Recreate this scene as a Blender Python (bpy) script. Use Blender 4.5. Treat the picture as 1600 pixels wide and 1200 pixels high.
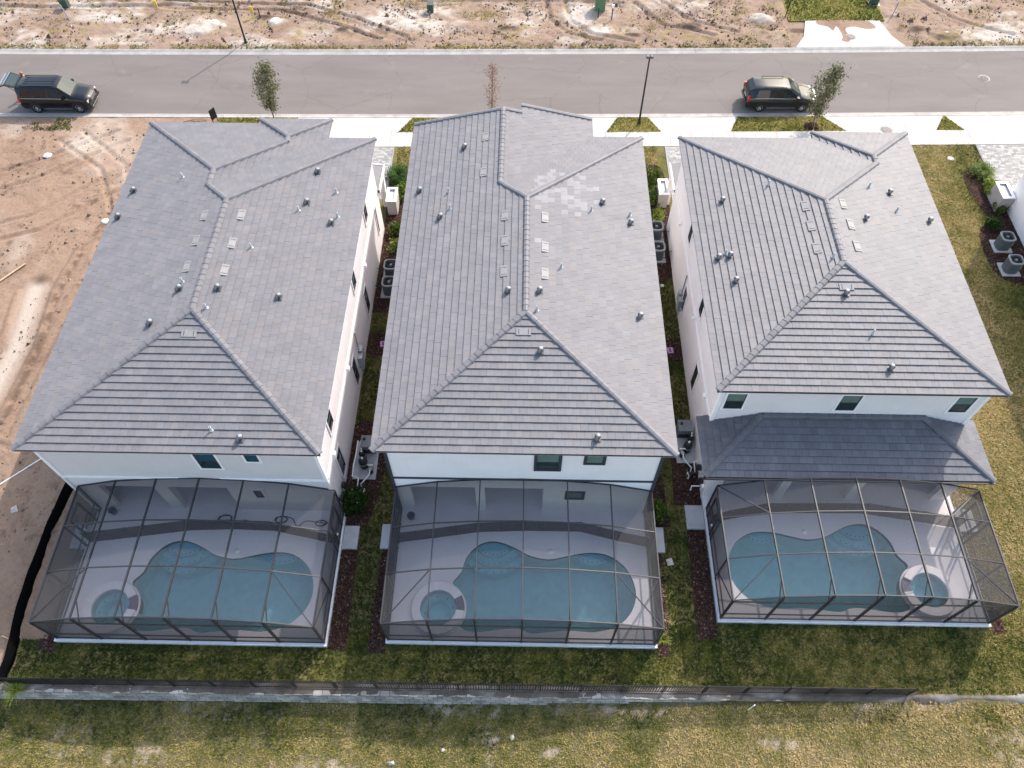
import bpy, math, random
import numpy as np
from mathutils import Vector, Matrix, noise
from mathutils.geometry import tessellate_polygon
random.seed(7); RNG = np.random.default_rng(7)
R = math.radians
for o in list(bpy.data.objects): bpy.data.objects.remove(o)
S = bpy.context.scene
C = S.collection

# ------------------------------------------------------------------ camera
cam = bpy.data.cameras.new('camera'); cam.sensor_width = 36.0; cam.lens = 27.126
cam.clip_start = 0.5; cam.clip_end = 2000
camo = bpy.data.objects.new('camera', cam); C.objects.link(camo)
camo.location = (0, 0, 36.0); camo.rotation_euler = (R(90 - 56.48), 0, R(1.06))
S.camera = camo
# ------------------------------------------------------------------ sky, sun, exposure
SUN_EL, SUN_AZ = R(41.1), R(35.3)          # azimuth measured from +Y towards +X
w = bpy.data.worlds.new('World'); S.world = w; w.use_nodes = True
nt = w.node_tree; bg = nt.nodes['Background']
sky = nt.nodes.new('ShaderNodeTexSky'); sky.sky_type = 'NISHITA'; sky.sun_disc = False
sky.sun_elevation = SUN_EL; sky.sun_rotation = SUN_AZ; sky.air_density = 1.5; sky.dust_density = 2.8; sky.ozone_density = 0.7
nt.links.new(sky.outputs[0], bg.inputs[0]); bg.inputs[1].default_value = 0.15
sl = bpy.data.lights.new('sun', 'SUN'); sl.energy = 2.3; sl.angle = R(0.53); sl.color = (1.0, 0.94, 0.86)
so = bpy.data.objects.new('sun', sl); C.objects.link(so); so.location = (60, 80, 90)
sd = Vector((math.sin(SUN_AZ) * math.cos(SUN_EL), math.cos(SUN_AZ) * math.cos(SUN_EL), math.sin(SUN_EL)))
so.rotation_euler = sd.to_track_quat('Z', 'Y').to_euler()
S.view_settings.view_transform = 'Standard'; S.view_settings.look = 'None'
S.view_settings.exposure = 1.17; S.view_settings.gamma = 1.0
S.render.engine = 'CYCLES'
S.cycles.transparent_max_bounces = 24; S.cycles.max_bounces = 8

# ------------------------------------------------------------------ helpers
def tag(o, label=None, cat=None, group=None, kind=None):
    if label: o['label'] = label
    if cat: o['category'] = cat
    if group: o['group'] = group
    if kind: o['kind'] = kind
    return o
def empty(name, loc=(0, 0, 0), rz=0):
    o = bpy.data.objects.new(name, None); C.objects.link(o); o.location = loc; o.rotation_euler = (0, 0, rz)
    o.empty_display_size = .3
    return o
def linkmesh(name, me, parent=None):
    o = bpy.data.objects.new(name, me); C.objects.link(o)
    if parent: o.parent = parent
    return o
def copy_tree(o, parent=None):
    c = o.copy(); C.objects.link(c); c.parent = parent
    for ch in o.children: copy_tree(ch, c)
    return c
def smoothstep(a, b, x):
    t = min(1, max(0, (x - a) / (b - a))); return t * t * (3 - 2 * t)

class MB:
    """collects shapes into one mesh"""
    def __init__(s): s.v = []; s.f = []; s.sm = []; s.mi = []
    def add(s, vs, fs, smooth=False, mi=0):
        n = len(s.v); s.v += [tuple(v) for v in vs]
        for f in fs: s.f.append(tuple(i + n for i in f)); s.sm.append(smooth); s.mi.append(mi)
        return s
    def box(s, x0, x1, y0, y1, z0, z1, mi=0):
        return s.add([(x0,y0,z0),(x1,y0,z0),(x1,y1,z0),(x0,y1,z0),(x0,y0,z1),(x1,y0,z1),(x1,y1,z1),(x0,y1,z1)],
              [(0,3,2,1),(4,5,6,7),(0,1,5,4),(1,2,6,5),(2,3,7,6),(3,0,4,7)], mi=mi)
    def beam(s, a, b, wd, ht, up=(0, 0, 1), mi=0):
        a, b = Vector(a), Vector(b); d = (b - a).normalized(); u = Vector(up)
        if abs(d.dot(u)) > .98: u = Vector((0, 1, 0))
        x = d.cross(u).normalized(); z = x.cross(d).normalized()
        vs = []
        for p in (a, b):
            for i, j in ((-1,-1),(1,-1),(1,1),(-1,1)): vs.append(p + x * (i * wd / 2) + z * (j * ht / 2))
        return s.add(vs, [(0,3,2,1),(4,5,6,7),(0,1,5,4),(1,2,6,5),(2,3,7,6),(3,0,4,7)], mi=mi)
    def tube(s, pts, r, n=8, cap=True, mi=0):
        pts = [Vector(p) for p in pts]; rs = r if isinstance(r, (list, tuple)) else [r] * len(pts)
        rings = []; px = None
        for i, p in enumerate(pts):
            d = (pts[min(i + 1, len(pts) - 1)] - pts[max(i - 1, 0)]).normalized()
            if px is None:
                u = Vector((0, 0, 1)) if abs(d.z) < .9 else Vector((1, 0, 0)); px = d.cross(u).normalized()
            px = (px - d * px.dot(d)).normalized(); q = d.cross(px)
            rings.append([p + (px * math.cos(2*math.pi*k/n) + q * math.sin(2*math.pi*k/n)) * rs[i] for k in range(n)])
        vs = [v for rg in rings for v in rg]; fs = []
        for i in range(len(pts) - 1):
            for k in range(n): fs.append((i*n+k, i*n+(k+1) % n, (i+1)*n+(k+1) % n, (i+1)*n+k))
        s.add(vs, fs, True, mi)
        if cap: s.add(rings[0], [tuple(reversed(range(n)))], mi=mi); s.add(rings[-1], [tuple(range(n))], mi=mi)
        return s
    def lathe(s, prof, c=(0, 0, 0), n=20, smooth=True, mi=0):
        vs = []; fs = []
        for r, z in prof:
            for k in range(n): vs.append((c[0] + r*math.cos(2*math.pi*k/n), c[1] + r*math.sin(2*math.pi*k/n), c[2] + z))
        for i in range(len(prof) - 1):
            for k in range(n): fs.append((i*n+k, i*n+(k+1) % n, (i+1)*n+(k+1) % n, (i+1)*n+k))
        return s.add(vs, fs, smooth, mi)
    def prism(s, poly, z0, z1, top=True, bottom=False, mi=0):
        n = len(poly)
        vs = [(x, y, z0) for x, y in poly] + [(x, y, z1) for x, y in poly]
        fs = [(i, (i+1) % n, n + (i+1) % n, n + i) for i in range(n)]
        if top: fs.append(tuple(range(n, 2*n)))
        if bottom: fs.append(tuple(reversed(range(n))))
        return s.add(vs, fs, mi=mi)
    def poly(s, pts, mi=0): return s.add(pts, [tuple(range(len(pts)))], mi=mi)
    def mesh(s, name, mats):
        me = bpy.data.meshes.new(name); me.from_pydata(s.v, [], s.f)
        me.polygons.foreach_set('use_smooth', s.sm); me.polygons.foreach_set('material_index', s.mi)
        for m in (mats if isinstance(mats, (list, tuple)) else [mats]): me.materials.append(m)
        me.update(); return me
    def build(s, name, mats, parent=None): return linkmesh(name, s.mesh(name, mats), parent)

def holes_sheet(name, loops, z, mat, parent=None, skirt=None):
    """flat sheet with holes; skirt = depth of the outer side"""
    tri = tessellate_polygon([[Vector((x, y, 0)) for x, y in L] for L in loops])
    vs = [(x, y, z) for L in loops for x, y in L]; m = MB(); fs = []
    for t in tri:
        a, b, c = [Vector(vs[i]) for i in t]
        fs.append(t if (b - a).cross(c - a).z > 0 else (t[0], t[2], t[1]))
    m.add(vs, fs)
    if skirt:
        L = loops[0]; n = len(L)
        m.add([(x, y, z - skirt) for x, y in L] + [(x, y, z) for x, y in L], [(i, (i+1) % n, n+(i+1) % n, n+i) for i in range(n)])
    return m.build(name, mat, parent)
def clip(poly, inside, inter):
    out = []
    for i in range(len(poly)):
        a, b = poly[i - 1], poly[i]; ia, ib = inside(a), inside(b)
        if ib:
            if not ia: out.append(inter(a, b))
            out.append(b)
        elif ia: out.append(inter(a, b))
    return out
def clip_rect(poly, u0, u1, v0, v1):
    for ax, val, sg in ((0, u0, 1), (0, u1, -1), (1, v0, 1), (1, v1, -1)):
        if not poly: return []
        poly = clip(poly, lambda p: sg * (p[ax] - val) >= -1e-9,
                    lambda a, b: tuple(a[i] + (b[i] - a[i]) * (val - a[ax]) / (b[ax] - a[ax]) for i in (0, 1)))
    return poly
def clip_convex(poly, conv):
    n = len(conv)
    for i in range(n):
        if not poly: return []
        a, b = conv[i], conv[(i + 1) % n]
        g = lambda p: (b[0]-a[0])*(p[1]-a[1]) - (b[1]-a[1])*(p[0]-a[0])
        def it(p, q):
            t = g(p) / (g(p) - g(q)); return (p[0] + (q[0]-p[0])*t, p[1] + (q[1]-p[1])*t)
        poly = clip(poly, lambda p: g(p) >= -1e-9, it)
    return poly
def area2(p): return sum(p[i-1][0]*p[i][1] - p[i][0]*p[i-1][1] for i in range(len(p))) / 2
def spline(pts, n=4, closed=True):
    out = []; N = len(pts)
    for i in range(N if closed else N - 1):
        g = lambda k: pts[k % N] if closed else pts[min(max(k, 0), N - 1)]
        p0, p1, p2, p3 = [Vector(g(i + k)) for k in (-1, 0, 1, 2)]
        for j in range(n):
            t = j / n
            out.append(tuple(0.5 * ((2*p1) + (p2-p0)*t + (2*p0-5*p1+4*p2-p3)*t*t + (3*p1-p0-3*p2+p3)*t**3)))
    if not closed: out.append(tuple(pts[-1]))
    return out
def inpoly(x, y, poly):
    """numpy point-in-polygon"""
    r = np.zeros(len(x), bool); n = len(poly)
    for i in range(n):
        (x1, y1), (x2, y2) = poly[i - 1], poly[i]
        if y1 == y2: continue
        c = ((y1 > y) != (y2 > y)) & (x < (x2 - x1) * (y - y1) / (y2 - y1) + x1); r ^= c
    return r
def tri_soup(name, V, mat, parent=None, attrs=None):
    """V: (N,3,3) triangles; attrs: {name: per-triangle float}"""
    N = len(V); me = bpy.data.meshes.new(name)
    me.vertices.add(N * 3); me.vertices.foreach_set('co', V.astype(np.float32).ravel())
    me.loops.add(N * 3); me.loops.foreach_set('vertex_index', np.arange(N * 3, dtype=np.int32))
    me.polygons.add(N); me.polygons.foreach_set('loop_start', np.arange(0, N * 3, 3, dtype=np.int32))
    me.polygons.foreach_set('loop_total', np.full(N, 3, dtype=np.int32))
    for k, a in (attrs or {}).items():
        at = me.attributes.new(k, 'FLOAT', 'POINT'); at.data.foreach_set('value', np.repeat(a, 3).astype(np.float32))
    me.materials.append(mat); me.update(calc_edges=True)
    return linkmesh(name, me, parent)

# ------------------------------------------------------------------ materials
def newmat(name):
    m = bpy.data.materials.new(name); m.use_nodes = True
    t = m.node_tree; b = t.nodes['Principled BSDF']; return m, t, b
def N(t, typ, **kw):
    n = t.nodes.new(typ)
    for k, v in kw.items(): setattr(n, k, v)
    return n
def noise_node(t, scale, detail=4, rough=.55, pos=True, stretch=None, dist=0):
    n = N(t, 'ShaderNodeTexNoise'); n.inputs['Scale'].default_value = scale
    n.inputs['Detail'].default_value = detail; n.inputs['Roughness'].default_value = rough; n.inputs['Distortion'].default_value = dist
    g = N(t, 'ShaderNodeNewGeometry')
    if stretch:
        mp = N(t, 'ShaderNodeMapping'); mp.inputs['Scale'].default_value = stretch
        if len(stretch) > 3: pass
        t.links.new(g.outputs['Position'], mp.inputs['Vector']); t.links.new(mp.outputs[0], n.inputs['Vector'])
    else: t.links.new(g.outputs['Position'], n.inputs['Vector'])
    return n
def ramp(t, src, stops):
    r = N(t, 'ShaderNodeValToRGB'); e = r.color_ramp.elements
    while len(e) < len(stops): e.new(.5)
    for i, (p, c) in enumerate(stops): e[i].position = p; e[i].color = (*c, 1) if len(c) == 3 else c
    t.links.new(src, r.inputs[0]); return r
def mixc(t, fac, a, b, mode='MIX'):
    m = N(t, 'ShaderNodeMix', data_type='RGBA', blend_type=mode)
    for sock, v in ((m.inputs['Factor'], fac), (m.inputs[6], a), (m.inputs[7], b)):
        if hasattr(v, 'links') or isinstance(v, bpy.types.NodeSocket): t.links.new(v, sock)
        elif isinstance(v, (int, float)): sock.default_value = v
        else: sock.default_value = (*v, 1)
    return m.outputs[2]
def bump(t, b, src, strength, dist=.02):
    n = N(t, 'ShaderNodeBump'); n.inputs['Strength'].default_value = strength; n.inputs['Distance'].default_value = dist
    t.links.new(src, n.inputs['Height']); t.links.new(n.outputs[0], b.inputs['Normal'])
def island(t):
    """0..1 per loose piece and per object"""
    g = N(t, 'ShaderNodeNewGeometry'); o = N(t, 'ShaderNodeObjectInfo')
    a = N(t, 'ShaderNodeMath', operation='ADD'); f = N(t, 'ShaderNodeMath', operation='FRACT')
    t.links.new(g.outputs['Random Per Island'], a.inputs[0]); t.links.new(o.outputs['Random'], a.inputs[1]); t.links.new(a.outputs[0], f.inputs[0])
    return f.outputs[0]
def pm(name, col, rough=.7, var=.12, scale=3, bmp=0, bscale=60, metal=0, spec=.4, isl=0, coat=0):
    """plain painted / cast material: base colour, soft large-scale variation, fine relief"""
    m, t, b = newmat(name); n = noise_node(t, scale, 5)
    lo = tuple(max(0, c * (1 - var)) for c in col); hi = tuple(min(1, c * (1 + var)) for c in col)
    c = ramp(t, n.outputs[0], [(.3, lo), (.7, hi)]).outputs[0]
    if isl:
        r = ramp(t, island(t), [(0, (1 - isl,) * 3), (1, (1 + isl,) * 3)]); c = mixc(t, 1.0, c, r.outputs[0], 'MULTIPLY')
    t.links.new(c, b.inputs['Base Color'])
    b.inputs['Roughness'].default_value = rough; b.inputs['Metallic'].default_value = metal; b.inputs['Specular IOR Level'].default_value = spec
    b.inputs['Coat Weight'].default_value = coat; b.inputs['Coat Roughness'].default_value = .03
    if bmp: bump(t, b, noise_node(t, bscale, 3).outputs[0], bmp)
    return m
M = {}
def tile_mat(name, col, spread, warm):
    m, t, b = newmat(name); i = island(t)
    c = tuple(col)
    r = ramp(t, i, [(0, tuple(x*(1-spread) for x in c)), (.35, tuple(x*(1-.3*spread) for x in c)), (.62, tuple(x*(1+.12*spread) for x in c)),
                    (.82, tuple(x*(1+.4*spread)*k for x, k in zip(c, warm))), (1, tuple(x*(1+spread) for x in c))])
    n = noise_node(t, 1.1, 6, .65); n2 = noise_node(t, 42, 3)
    k = ramp(t, n.outputs[0], [(.3, (.88,)*3), (.7, (1.08,)*3)]); k2 = ramp(t, n2.outputs[0], [(.25, (.84,)*3), (.75, (1.14,)*3)])
    c1 = mixc(t, 1.0, r.outputs[0], k.outputs[0], 'MULTIPLY'); c2 = mixc(t, 1.0, c1, k2.outputs[0], 'MULTIPLY')
    t.links.new(c2, b.inputs['Base Color']); b.inputs['Roughness'].default_value = .62; b.inputs['Specular IOR Level'].default_value = .45
    bump(t, b, noise_node(t, 55, 4).outputs[0], .25, .012)
    return m
M['tile'] = tile_mat('roof_tile_grey', (.162, .156, .169), .075, (1.05, 1.0, .95))
M['tile_light'] = tile_mat('roof_tile_pale', (.222, .214, .230), .08, (1, 1, 1))
M['tile_slate'] = tile_mat('roof_tile_slate', (.120, .120, .138), .14, (1, 1, 1))
M['cap'] = tile_mat('ridge_cap_grey', (.150, .145, .161), .12, (1.02, 1, .98))
M['vent_tile'] = pm('flush_vent_paint', (.235, .225, .228), .6, .1)
M['vent_dark'] = pm('vent_lead_grey', (.075, .078, .09), .5, .1, 6)
M['underlay'] = pm('roof_underlay', (.05, .05, .055), .9)
M['fascia'] = pm('fascia_shade_dark', (.035, .035, .042), .5)  # dark base colour carries the shade on the eave boards
M['soffit'] = pm('soffit_white', (.7, .7, .7), .6)
def stucco(name, col):
    m, t, b = newmat(name); n = noise_node(t, .7, 6, .6)
    st = noise_node(t, 1.0, 4, .6, stretch=(6, 6, .5))
    lo = tuple(c * .93 for c in col)
    c = ramp(t, n.outputs[0], [(.3, lo), (.65, col)]).outputs[0]
    k = ramp(t, st.outputs[0], [(.25, (.975, .97, .965)), (.6, (1, 1, 1))])
    t.links.new(mixc(t, 1.0, c, k.outputs[0], 'MULTIPLY'), b.inputs['Base Color']); b.inputs['Roughness'].default_value = .85
    bump(t, b, noise_node(t, 90, 3).outputs[0], .35, .01); return m
M['stucco_grey'] = stucco('stucco_warm_white', (.72, .675, .69))
M['stucco_white'] = stucco('stucco_cool_white', (.95, .92, .94))
M['stucco_cream'] = stucco('stucco_off_white', (.86, .81, .815))
M['trim_white'] = pm('trim_white', (.93, .91, .91), .5, .04)
M['trim_dark'] = pm('trim_charcoal', (.045, .05, .065), .5, .1)
def glass(name, col):
    m, t, b = newmat(name); b.inputs['Base Color'].default_value = (*col, 1); b.inputs['Roughness'].default_value = .06
    b.inputs['Specular IOR Level'].default_value = .55
    n = noise_node(t, 2.0, 2); bump(t, b, n.outputs[0], .05, .02); return m
M['glass'] = glass('window_glass', (.018, .028, .03)); M['glass_teal'] = glass('window_glass_teal', (.02, .07, .10))
M['blind'] = pm('window_blind', (.13, .19, .17), .6)
def concrete(name, col, sc=.6, stain=.15):
    m, t, b = newmat(name); n = noise_node(t, sc, 7, .62); n2 = noise_node(t, 14, 5, .6)
    c = ramp(t, n.outputs[0], [(.3, tuple(x*(1-stain) for x in col)), (.6, col)]).outputs[0]
    k = ramp(t, n2.outputs[0], [(.3, (.93,)*3), (.7, (1.04,)*3)])
    c = mixc(t, 1.0, c, k.outputs[0], 'MULTIPLY')
    r = ramp(t, island(t), [(0, (.95,)*3), (1, (1.03,)*3)]); c = mixc(t, 1.0, c, r.outputs[0], 'MULTIPLY')
    t.links.new(c, b.inputs['Base Color']); b.inputs['Roughness'].default_value = .85
    bump(t, b, n2.outputs[0], .2, .01); return m
M['walk'] = concrete('concrete_new', (.47, .445, .425), .6, .22); M['kerb'] = concrete('concrete_kerb', (.36, .335, .32), 1.2, .3)
M['deck'] = concrete('pool_deck_paint', (.86, .79, .81), .5, .08); M['slabside'] = pm('deck_edge_paint', (.74, .75, .78), .7, .06)
M['pad'] = concrete('concrete_pad', (.48, .475, .485), 2, .2); M['block'] = pm('block_stone', (.38, .35, .32), .9, .3, 1.3, .5, 30, isl=.28)
def asphalt():
    m, t, b = newmat('asphalt'); n = noise_node(t, .35, 7, .65, stretch=(.35, 1.6, 1)); n2 = noise_node(t, 38, 4); n3 = noise_node(t, 1.7, 5, .7)
    c = ramp(t, n.outputs[0], [(.3, (.130, .110, .104)), (.7, (.168, .145, .136))]).outputs[0]
    k = ramp(t, n2.outputs[0], [(.25, (.84,)*3), (.75, (1.14,)*3)]); c = mixc(t, 1.0, c, k.outputs[0], 'MULTIPLY')
    s = ramp(t, n3.outputs[0], [(.66, (1, 1, 1)), (.78, (1.22, 1.2, 1.18))]); c = mixc(t, 1.0, c, s.outputs[0], 'MULTIPLY')
    s2 = ramp(t, n3.outputs[0], [(.2, (.72,)*3), (.29, (1,)*3)]); c = mixc(t, 1.0, c, s2.outputs[0], 'MULTIPLY')
    n4 = noise_node(t, .9, 6, .7, stretch=(.5, .5, 1)); s4 = ramp(t, n4.outputs[0], [(.60, (0,)*3), (.74, (.35,)*3)]); c = mixc(t, s4.outputs[0], c, (.26, .22, .20))
    vo = N(t, 'ShaderNodeTexVoronoi', feature='DISTANCE_TO_EDGE'); vo.inputs['Scale'].default_value = .16; g = N(t, 'ShaderNodeNewGeometry'); wn = noise_node(t, 1.2, 4); va = N(t, 'ShaderNodeVectorMath', operation='MULTIPLY_ADD'); va.inputs[1].default_value = (.9, .9, 0); t.links.new(wn.outputs['Color'], va.inputs[0]); t.links.new(g.outputs['Position'], va.inputs[2]); t.links.new(va.outputs[0], vo.inputs['Vector'])
    cr = ramp(t, vo.outputs['Distance'], [(.0, (.80,)*3), (.006, (1,)*3)]); c = mixc(t, 1.0, c, cr.outputs[0], 'MULTIPLY')
    t.links.new(c, b.inputs['Base Color']); b.inputs['Roughness'].default_value = .88; bump(t, b, n2.outputs[0], .35, .01); return m
M['asphalt'] = asphalt()
def dirt(name, cols, weeds=0.0):
    m, t, b = newmat(name); n = noise_node(t, .22, 8, .62, dist=.6); n2 = noise_node(t, 5, 6, .7); n3 = noise_node(t, .55, 6, .7, dist=1.0)
    c = ramp(t, n.outputs[0], [(.28, cols[0]), (.48, cols[1]), (.62, cols[1]), (.74, cols[2])]).outputs[0]
    k = ramp(t, n2.outputs[0], [(.25, (.72, .70, .68)), (.5, (1, 1, 1)), (.8, (1.12, 1.12, 1.12))]); c = mixc(t, 1.0, c, k.outputs[0], 'MULTIPLY')
    a = N(t, 'ShaderNodeAttribute', attribute_name='pale'); c = mixc(t, a.outputs['Fac'], c, cols[3])
    a2 = N(t, 'ShaderNodeAttribute', attribute_name='dark'); c = mixc(t, a2.outputs['Fac'], c, tuple(x * .42 for x in cols[0]))
    if weeds:
        wr = ramp(t, n3.outputs[0], [(.56, (0,)*3), (.64, (weeds,)*3)]); c = mixc(t, wr.outputs[0], c, (.24, .185, .075))
    t.links.new(c, b.inputs['Base Color']); b.inputs['Roughness'].default_value = .95; b.inputs['Specular IOR Level'].default_value = .15
    bump(t, b, n2.outputs[0], .9, .05); return m
M['dirt'] = dirt('bare_sand', [(.195, .125, .088), (.27, .183, .132), (.335, .245, .185), (.45, .375, .315)])
M['dirt2'] = dirt('rough_sand_lot', [(.19, .125, .090), (.27, .19, .142), (.37, .29, .235), (.54, .49, .44)], .75)
def grassbase(name, g, d, soil, k):
    m, t, b = newmat(name); n = noise_node(t, .45, 7, .65); n2 = noise_node(t, 9, 6, .7); n3 = noise_node(t, 1.4, 6, .7)
    c = ramp(t, n.outputs[0], [(.5 - .22 + k, g), (.5 + .15 + k, d)]).outputs[0]
    s = ramp(t, n3.outputs[0], [(.56, (0,)*3), (.72, (.7,)*3)]); c = mixc(t, s.outputs[0], c, soil)
    a = N(t, 'ShaderNodeAttribute', attribute_name='pale'); c = mixc(t, a.outputs['Fac'], c, (.46, .37, .29))
    kk = ramp(t, n2.outputs[0], [(.25, (.55, .55, .5)), (.5, (.95,)*3), (.8, (1.35, 1.3, 1.2))]); c = mixc(t, 1.0, c, kk.outputs[0], 'MULTIPLY')
    t.links.new(c, b.inputs['Base Color']); b.inputs['Roughness'].default_value = .95; b.inputs['Specular IOR Level'].default_value = .1
    bump(t, b, n2.outputs[0], 1.0, .06); return m
M['lawn'] = grassbase('lawn_soil', (.075, .085, .026), (.24, .18, .08), (.19, .145, .085), .06)
M['lawn_low'] = grassbase('lower_lawn_soil', (.085, .088, .032), (.19, .15, .085), (.23, .18, .13), 0.0)
M['lawn_front'] = grassbase('front_lawn_soil', (.14, .15, .03), (.24, .20, .06), (.2, .16, .07), .04)
M['ground'] = pm('earth', (.36, .27, .2), .95, .2, .3)
def blades():
    m, t, b = newmat('grass_blades'); a = N(t, 'ShaderNodeAttribute', attribute_name='dry')
    c = ramp(t, a.outputs['Fac'], [(0, (.032, .054, .011)), (.2, (.072, .092, .018)), (.36, (.165, .172, .030)), (.56, (.33, .275, .085)), (1, (.60, .455, .23))])  # dark end is green grass, deepened further to carry the back lawn's shade
    t.links.new(c.outputs[0], b.inputs['Base Color']); b.inputs['Roughness'].default_value = .8; b.inputs['Specular IOR Level'].default_value = .2
    tr = N(t, 'ShaderNodeBsdfTranslucent'); t.links.new(c.outputs[0], tr.inputs[0]); mx = N(t, 'ShaderNodeMixShader'); mx.inputs[0].default_value = .25
    o = t.nodes['Material Output']; t.links.new(b.outputs[0], mx.inputs[1]); t.links.new(tr.outputs[0], mx.inputs[2]); t.links.new(mx.outputs[0], o.inputs[0]); return m
M['blades'] = blades()
def leaf(name, stops):
    m, t, b = newmat(name); c = ramp(t, island(t), stops)
    t.links.new(c.outputs[0], b.inputs['Base Color']); b.inputs['Roughness'].default_value = .7; b.inputs['Specular IOR Level'].default_value = .12
    tr = N(t, 'ShaderNodeBsdfTranslucent'); t.links.new(c.outputs[0], tr.inputs[0]); mx = N(t, 'ShaderNodeMixShader'); mx.inputs[0].default_value = .25
    o = t.nodes['Material Output']; t.links.new(b.outputs[0], mx.inputs[1]); t.links.new(tr.outputs[0], mx.inputs[2]); t.links.new(mx.outputs[0], o.inputs[0]); return m
M['leaf_olive'] = leaf('leaf_olive', [(0, (.08, .09, .045)), (.6, (.17, .17, .09)), (1, (.32, .28, .18))])
M['leaf_red'] = leaf('leaf_russet', [(0, (.19, .11, .075)), (1, (.36, .23, .17))])
M['leaf_green'] = leaf('leaf_green', [(0, (.035, .07, .012)), (.6, (.09, .14, .025)), (1, (.20, .22, .05))])
M['leaf_deep'] = leaf('leaf_deep_green', [(0, (.015, .04, .008)), (1, (.05, .10, .02))])
M['leaf_lime'] = leaf('leaf_lime', [(0, (.15, .2, .03)), (1, (.30, .34, .08))])
M['leaf_dry'] = leaf('leaf_dry', [(0, (.22, .15, .10)), (1, (.42, .30, .2))])
M['bark'] = pm('bark', (.16, .12, .09), .9, .25, 20)
M['mulch'] = pm('mulch_bed', (.045, .024, .02), .95, .35, 9, .8, 40)
M['chip'] = leaf('bark_chip', [(0, (.025, .012, .010)), (.6, (.075, .036, .028)), (.92, (.13, .075, .055)), (1, (.30, .22, .17))])
M['bronze'] = pm('bronze_aluminium', (.036, .034, .037), .42, .08, 2, spec=.5)
M['black_metal'] = pm('black_metal', (.012, .012, .015), .4, .1)
M['black_fabric'] = pm('silt_fabric', (.003, .003, .0035), .95, .2, 3, spec=.05)
M['wood'] = pm('stake_wood', (.42, .32, .2), .8, .2, 9)
def screen(name, op, col, slant=True):
    """woven mesh: open area shrinks as the ray gets more oblique, 1-(1-op)^(1/cos), for all rays alike"""
    m, t, b = newmat(name); t.nodes.remove(b)
    d = N(t, 'ShaderNodeBsdfDiffuse'); d.inputs[0].default_value = (*col, 1); tr = N(t, 'ShaderNodeBsdfTransparent')
    g = N(t, 'ShaderNodeNewGeometry'); dt = N(t, 'ShaderNodeVectorMath', operation='DOT_PRODUCT'); t.links.new(g.outputs['Incoming'], dt.inputs[0]); t.links.new(g.outputs['Normal'], dt.inputs[1])
    ab = N(t, 'ShaderNodeMath', operation='ABSOLUTE'); t.links.new(dt.outputs['Value'], ab.inputs[0])
    mxm = N(t, 'ShaderNodeMath', operation='MAXIMUM'); mxm.inputs[1].default_value = .12; t.links.new(ab.outputs[0], mxm.inputs[0])
    iv = N(t, 'ShaderNodeMath', operation='DIVIDE'); iv.inputs[0].default_value = 1.0; t.links.new(mxm.outputs[0], iv.inputs[1])
    pw = N(t, 'ShaderNodeMath', operation='POWER'); pw.inputs[0].default_value = 1 - op; t.links.new(iv.outputs[0], pw.inputs[1])
    n = noise_node(t, .8, 4); r = ramp(t, n.outputs[0], [(.3, (.96,)*3), (.7, (1.0,)*3)]); ml = N(t, 'ShaderNodeMath', operation='MULTIPLY'); t.links.new(pw.outputs[0], ml.inputs[0]); t.links.new(r.outputs[0], ml.inputs[1])
    mx = N(t, 'ShaderNodeMixShader'); t.links.new(ml.outputs[0], mx.inputs[0])
    t.links.new(d.outputs[0], mx.inputs[1]); t.links.new(tr.outputs[0], mx.inputs[2]); t.links.new(mx.outputs[0], t.nodes['Material Output'].inputs[0]); return m
M['screen'] = screen('insect_screen', .32, (.075, .073, .076)); M['mesh'] = screen('safety_mesh', .5, (.02, .02, .024))
def water():
    m, t, b = newmat('pool_water'); t.nodes.remove(b)
    tr = N(t, 'ShaderNodeBsdfTransparent'); tr.inputs[0].default_value = (.60, .84, .90, 1)
    gl = N(t, 'ShaderNodeBsdfGlossy'); gl.inputs['Roughness'].default_value = .04
    fr = N(t, 'ShaderNodeFresnel'); fr.inputs[0].default_value = 1.33
    n = noise_node(t, 7, 3); bp = N(t, 'ShaderNodeBump'); bp.inputs['Strength'].default_value = .35; bp.inputs['Distance'].default_value = .03
    t.links.new(n.outputs[0], bp.inputs['Height']); t.links.new(bp.outputs[0], gl.inputs['Normal']); t.links.new(bp.outputs[0], fr.inputs['Normal'])
    mx = N(t, 'ShaderNodeMixShader'); t.links.new(fr.outputs[0], mx.inputs[0]); t.links.new(tr.outputs[0], mx.inputs[1]); t.links.new(gl.outputs[0], mx.inputs[2])
    t.links.new(mx.outputs[0], t.nodes['Material Output'].inputs[0]); return m
M['water'] = water()
M['plaster'] = pm('pool_plaster', (.63, .80, .81), .6, .08, 3, .1)
M['plaster_step'] = pm('pool_step_plaster', (.55, .82, .85), .6, .06, 3)
M['pool_tile'] = pm('pool_tile_slate', (.10, .09, .15), .4, .3, 14)
M['steel'] = pm('galvanised', (.42, .44, .46), .45, .12, 6, metal=.5)
M['unit'] = pm('condenser_grey', (.10, .12, .135), .5, .1, 5); M['unit_rim'] = pm('condenser_rim', (.24, .26, .27), .5, .1, 5)
M['meter'] = pm('meter_box_grey', (.30, .32, .35), .5, .1, 5)
M['pvc'] = pm('white_pvc', (.82, .82, .83), .4, .03); M['blackplastic'] = pm('black_plastic', (.018, .018, .021), .45)
M['heater'] = pm('heater_grey', (.16, .17, .18), .5, .1, 4); M['tan_plastic'] = pm('tan_plastic', (.45, .42, .36), .5)
M['purple'] = pm('lilac_plastic', (.50, .25, .52), .5, .1); M['blue'] = pm('blue_plastic', (.03, .13, .26), .4, .15); M['teal'] = pm('teal_plastic', (.03, .13, .18), .4, .15)
M['green_box'] = pm('utility_green', (.10, .20, .11), .5, .15); M['green_box_dark'] = pm('utility_dark_green', (.05, .08, .06), .5, .15)
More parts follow.
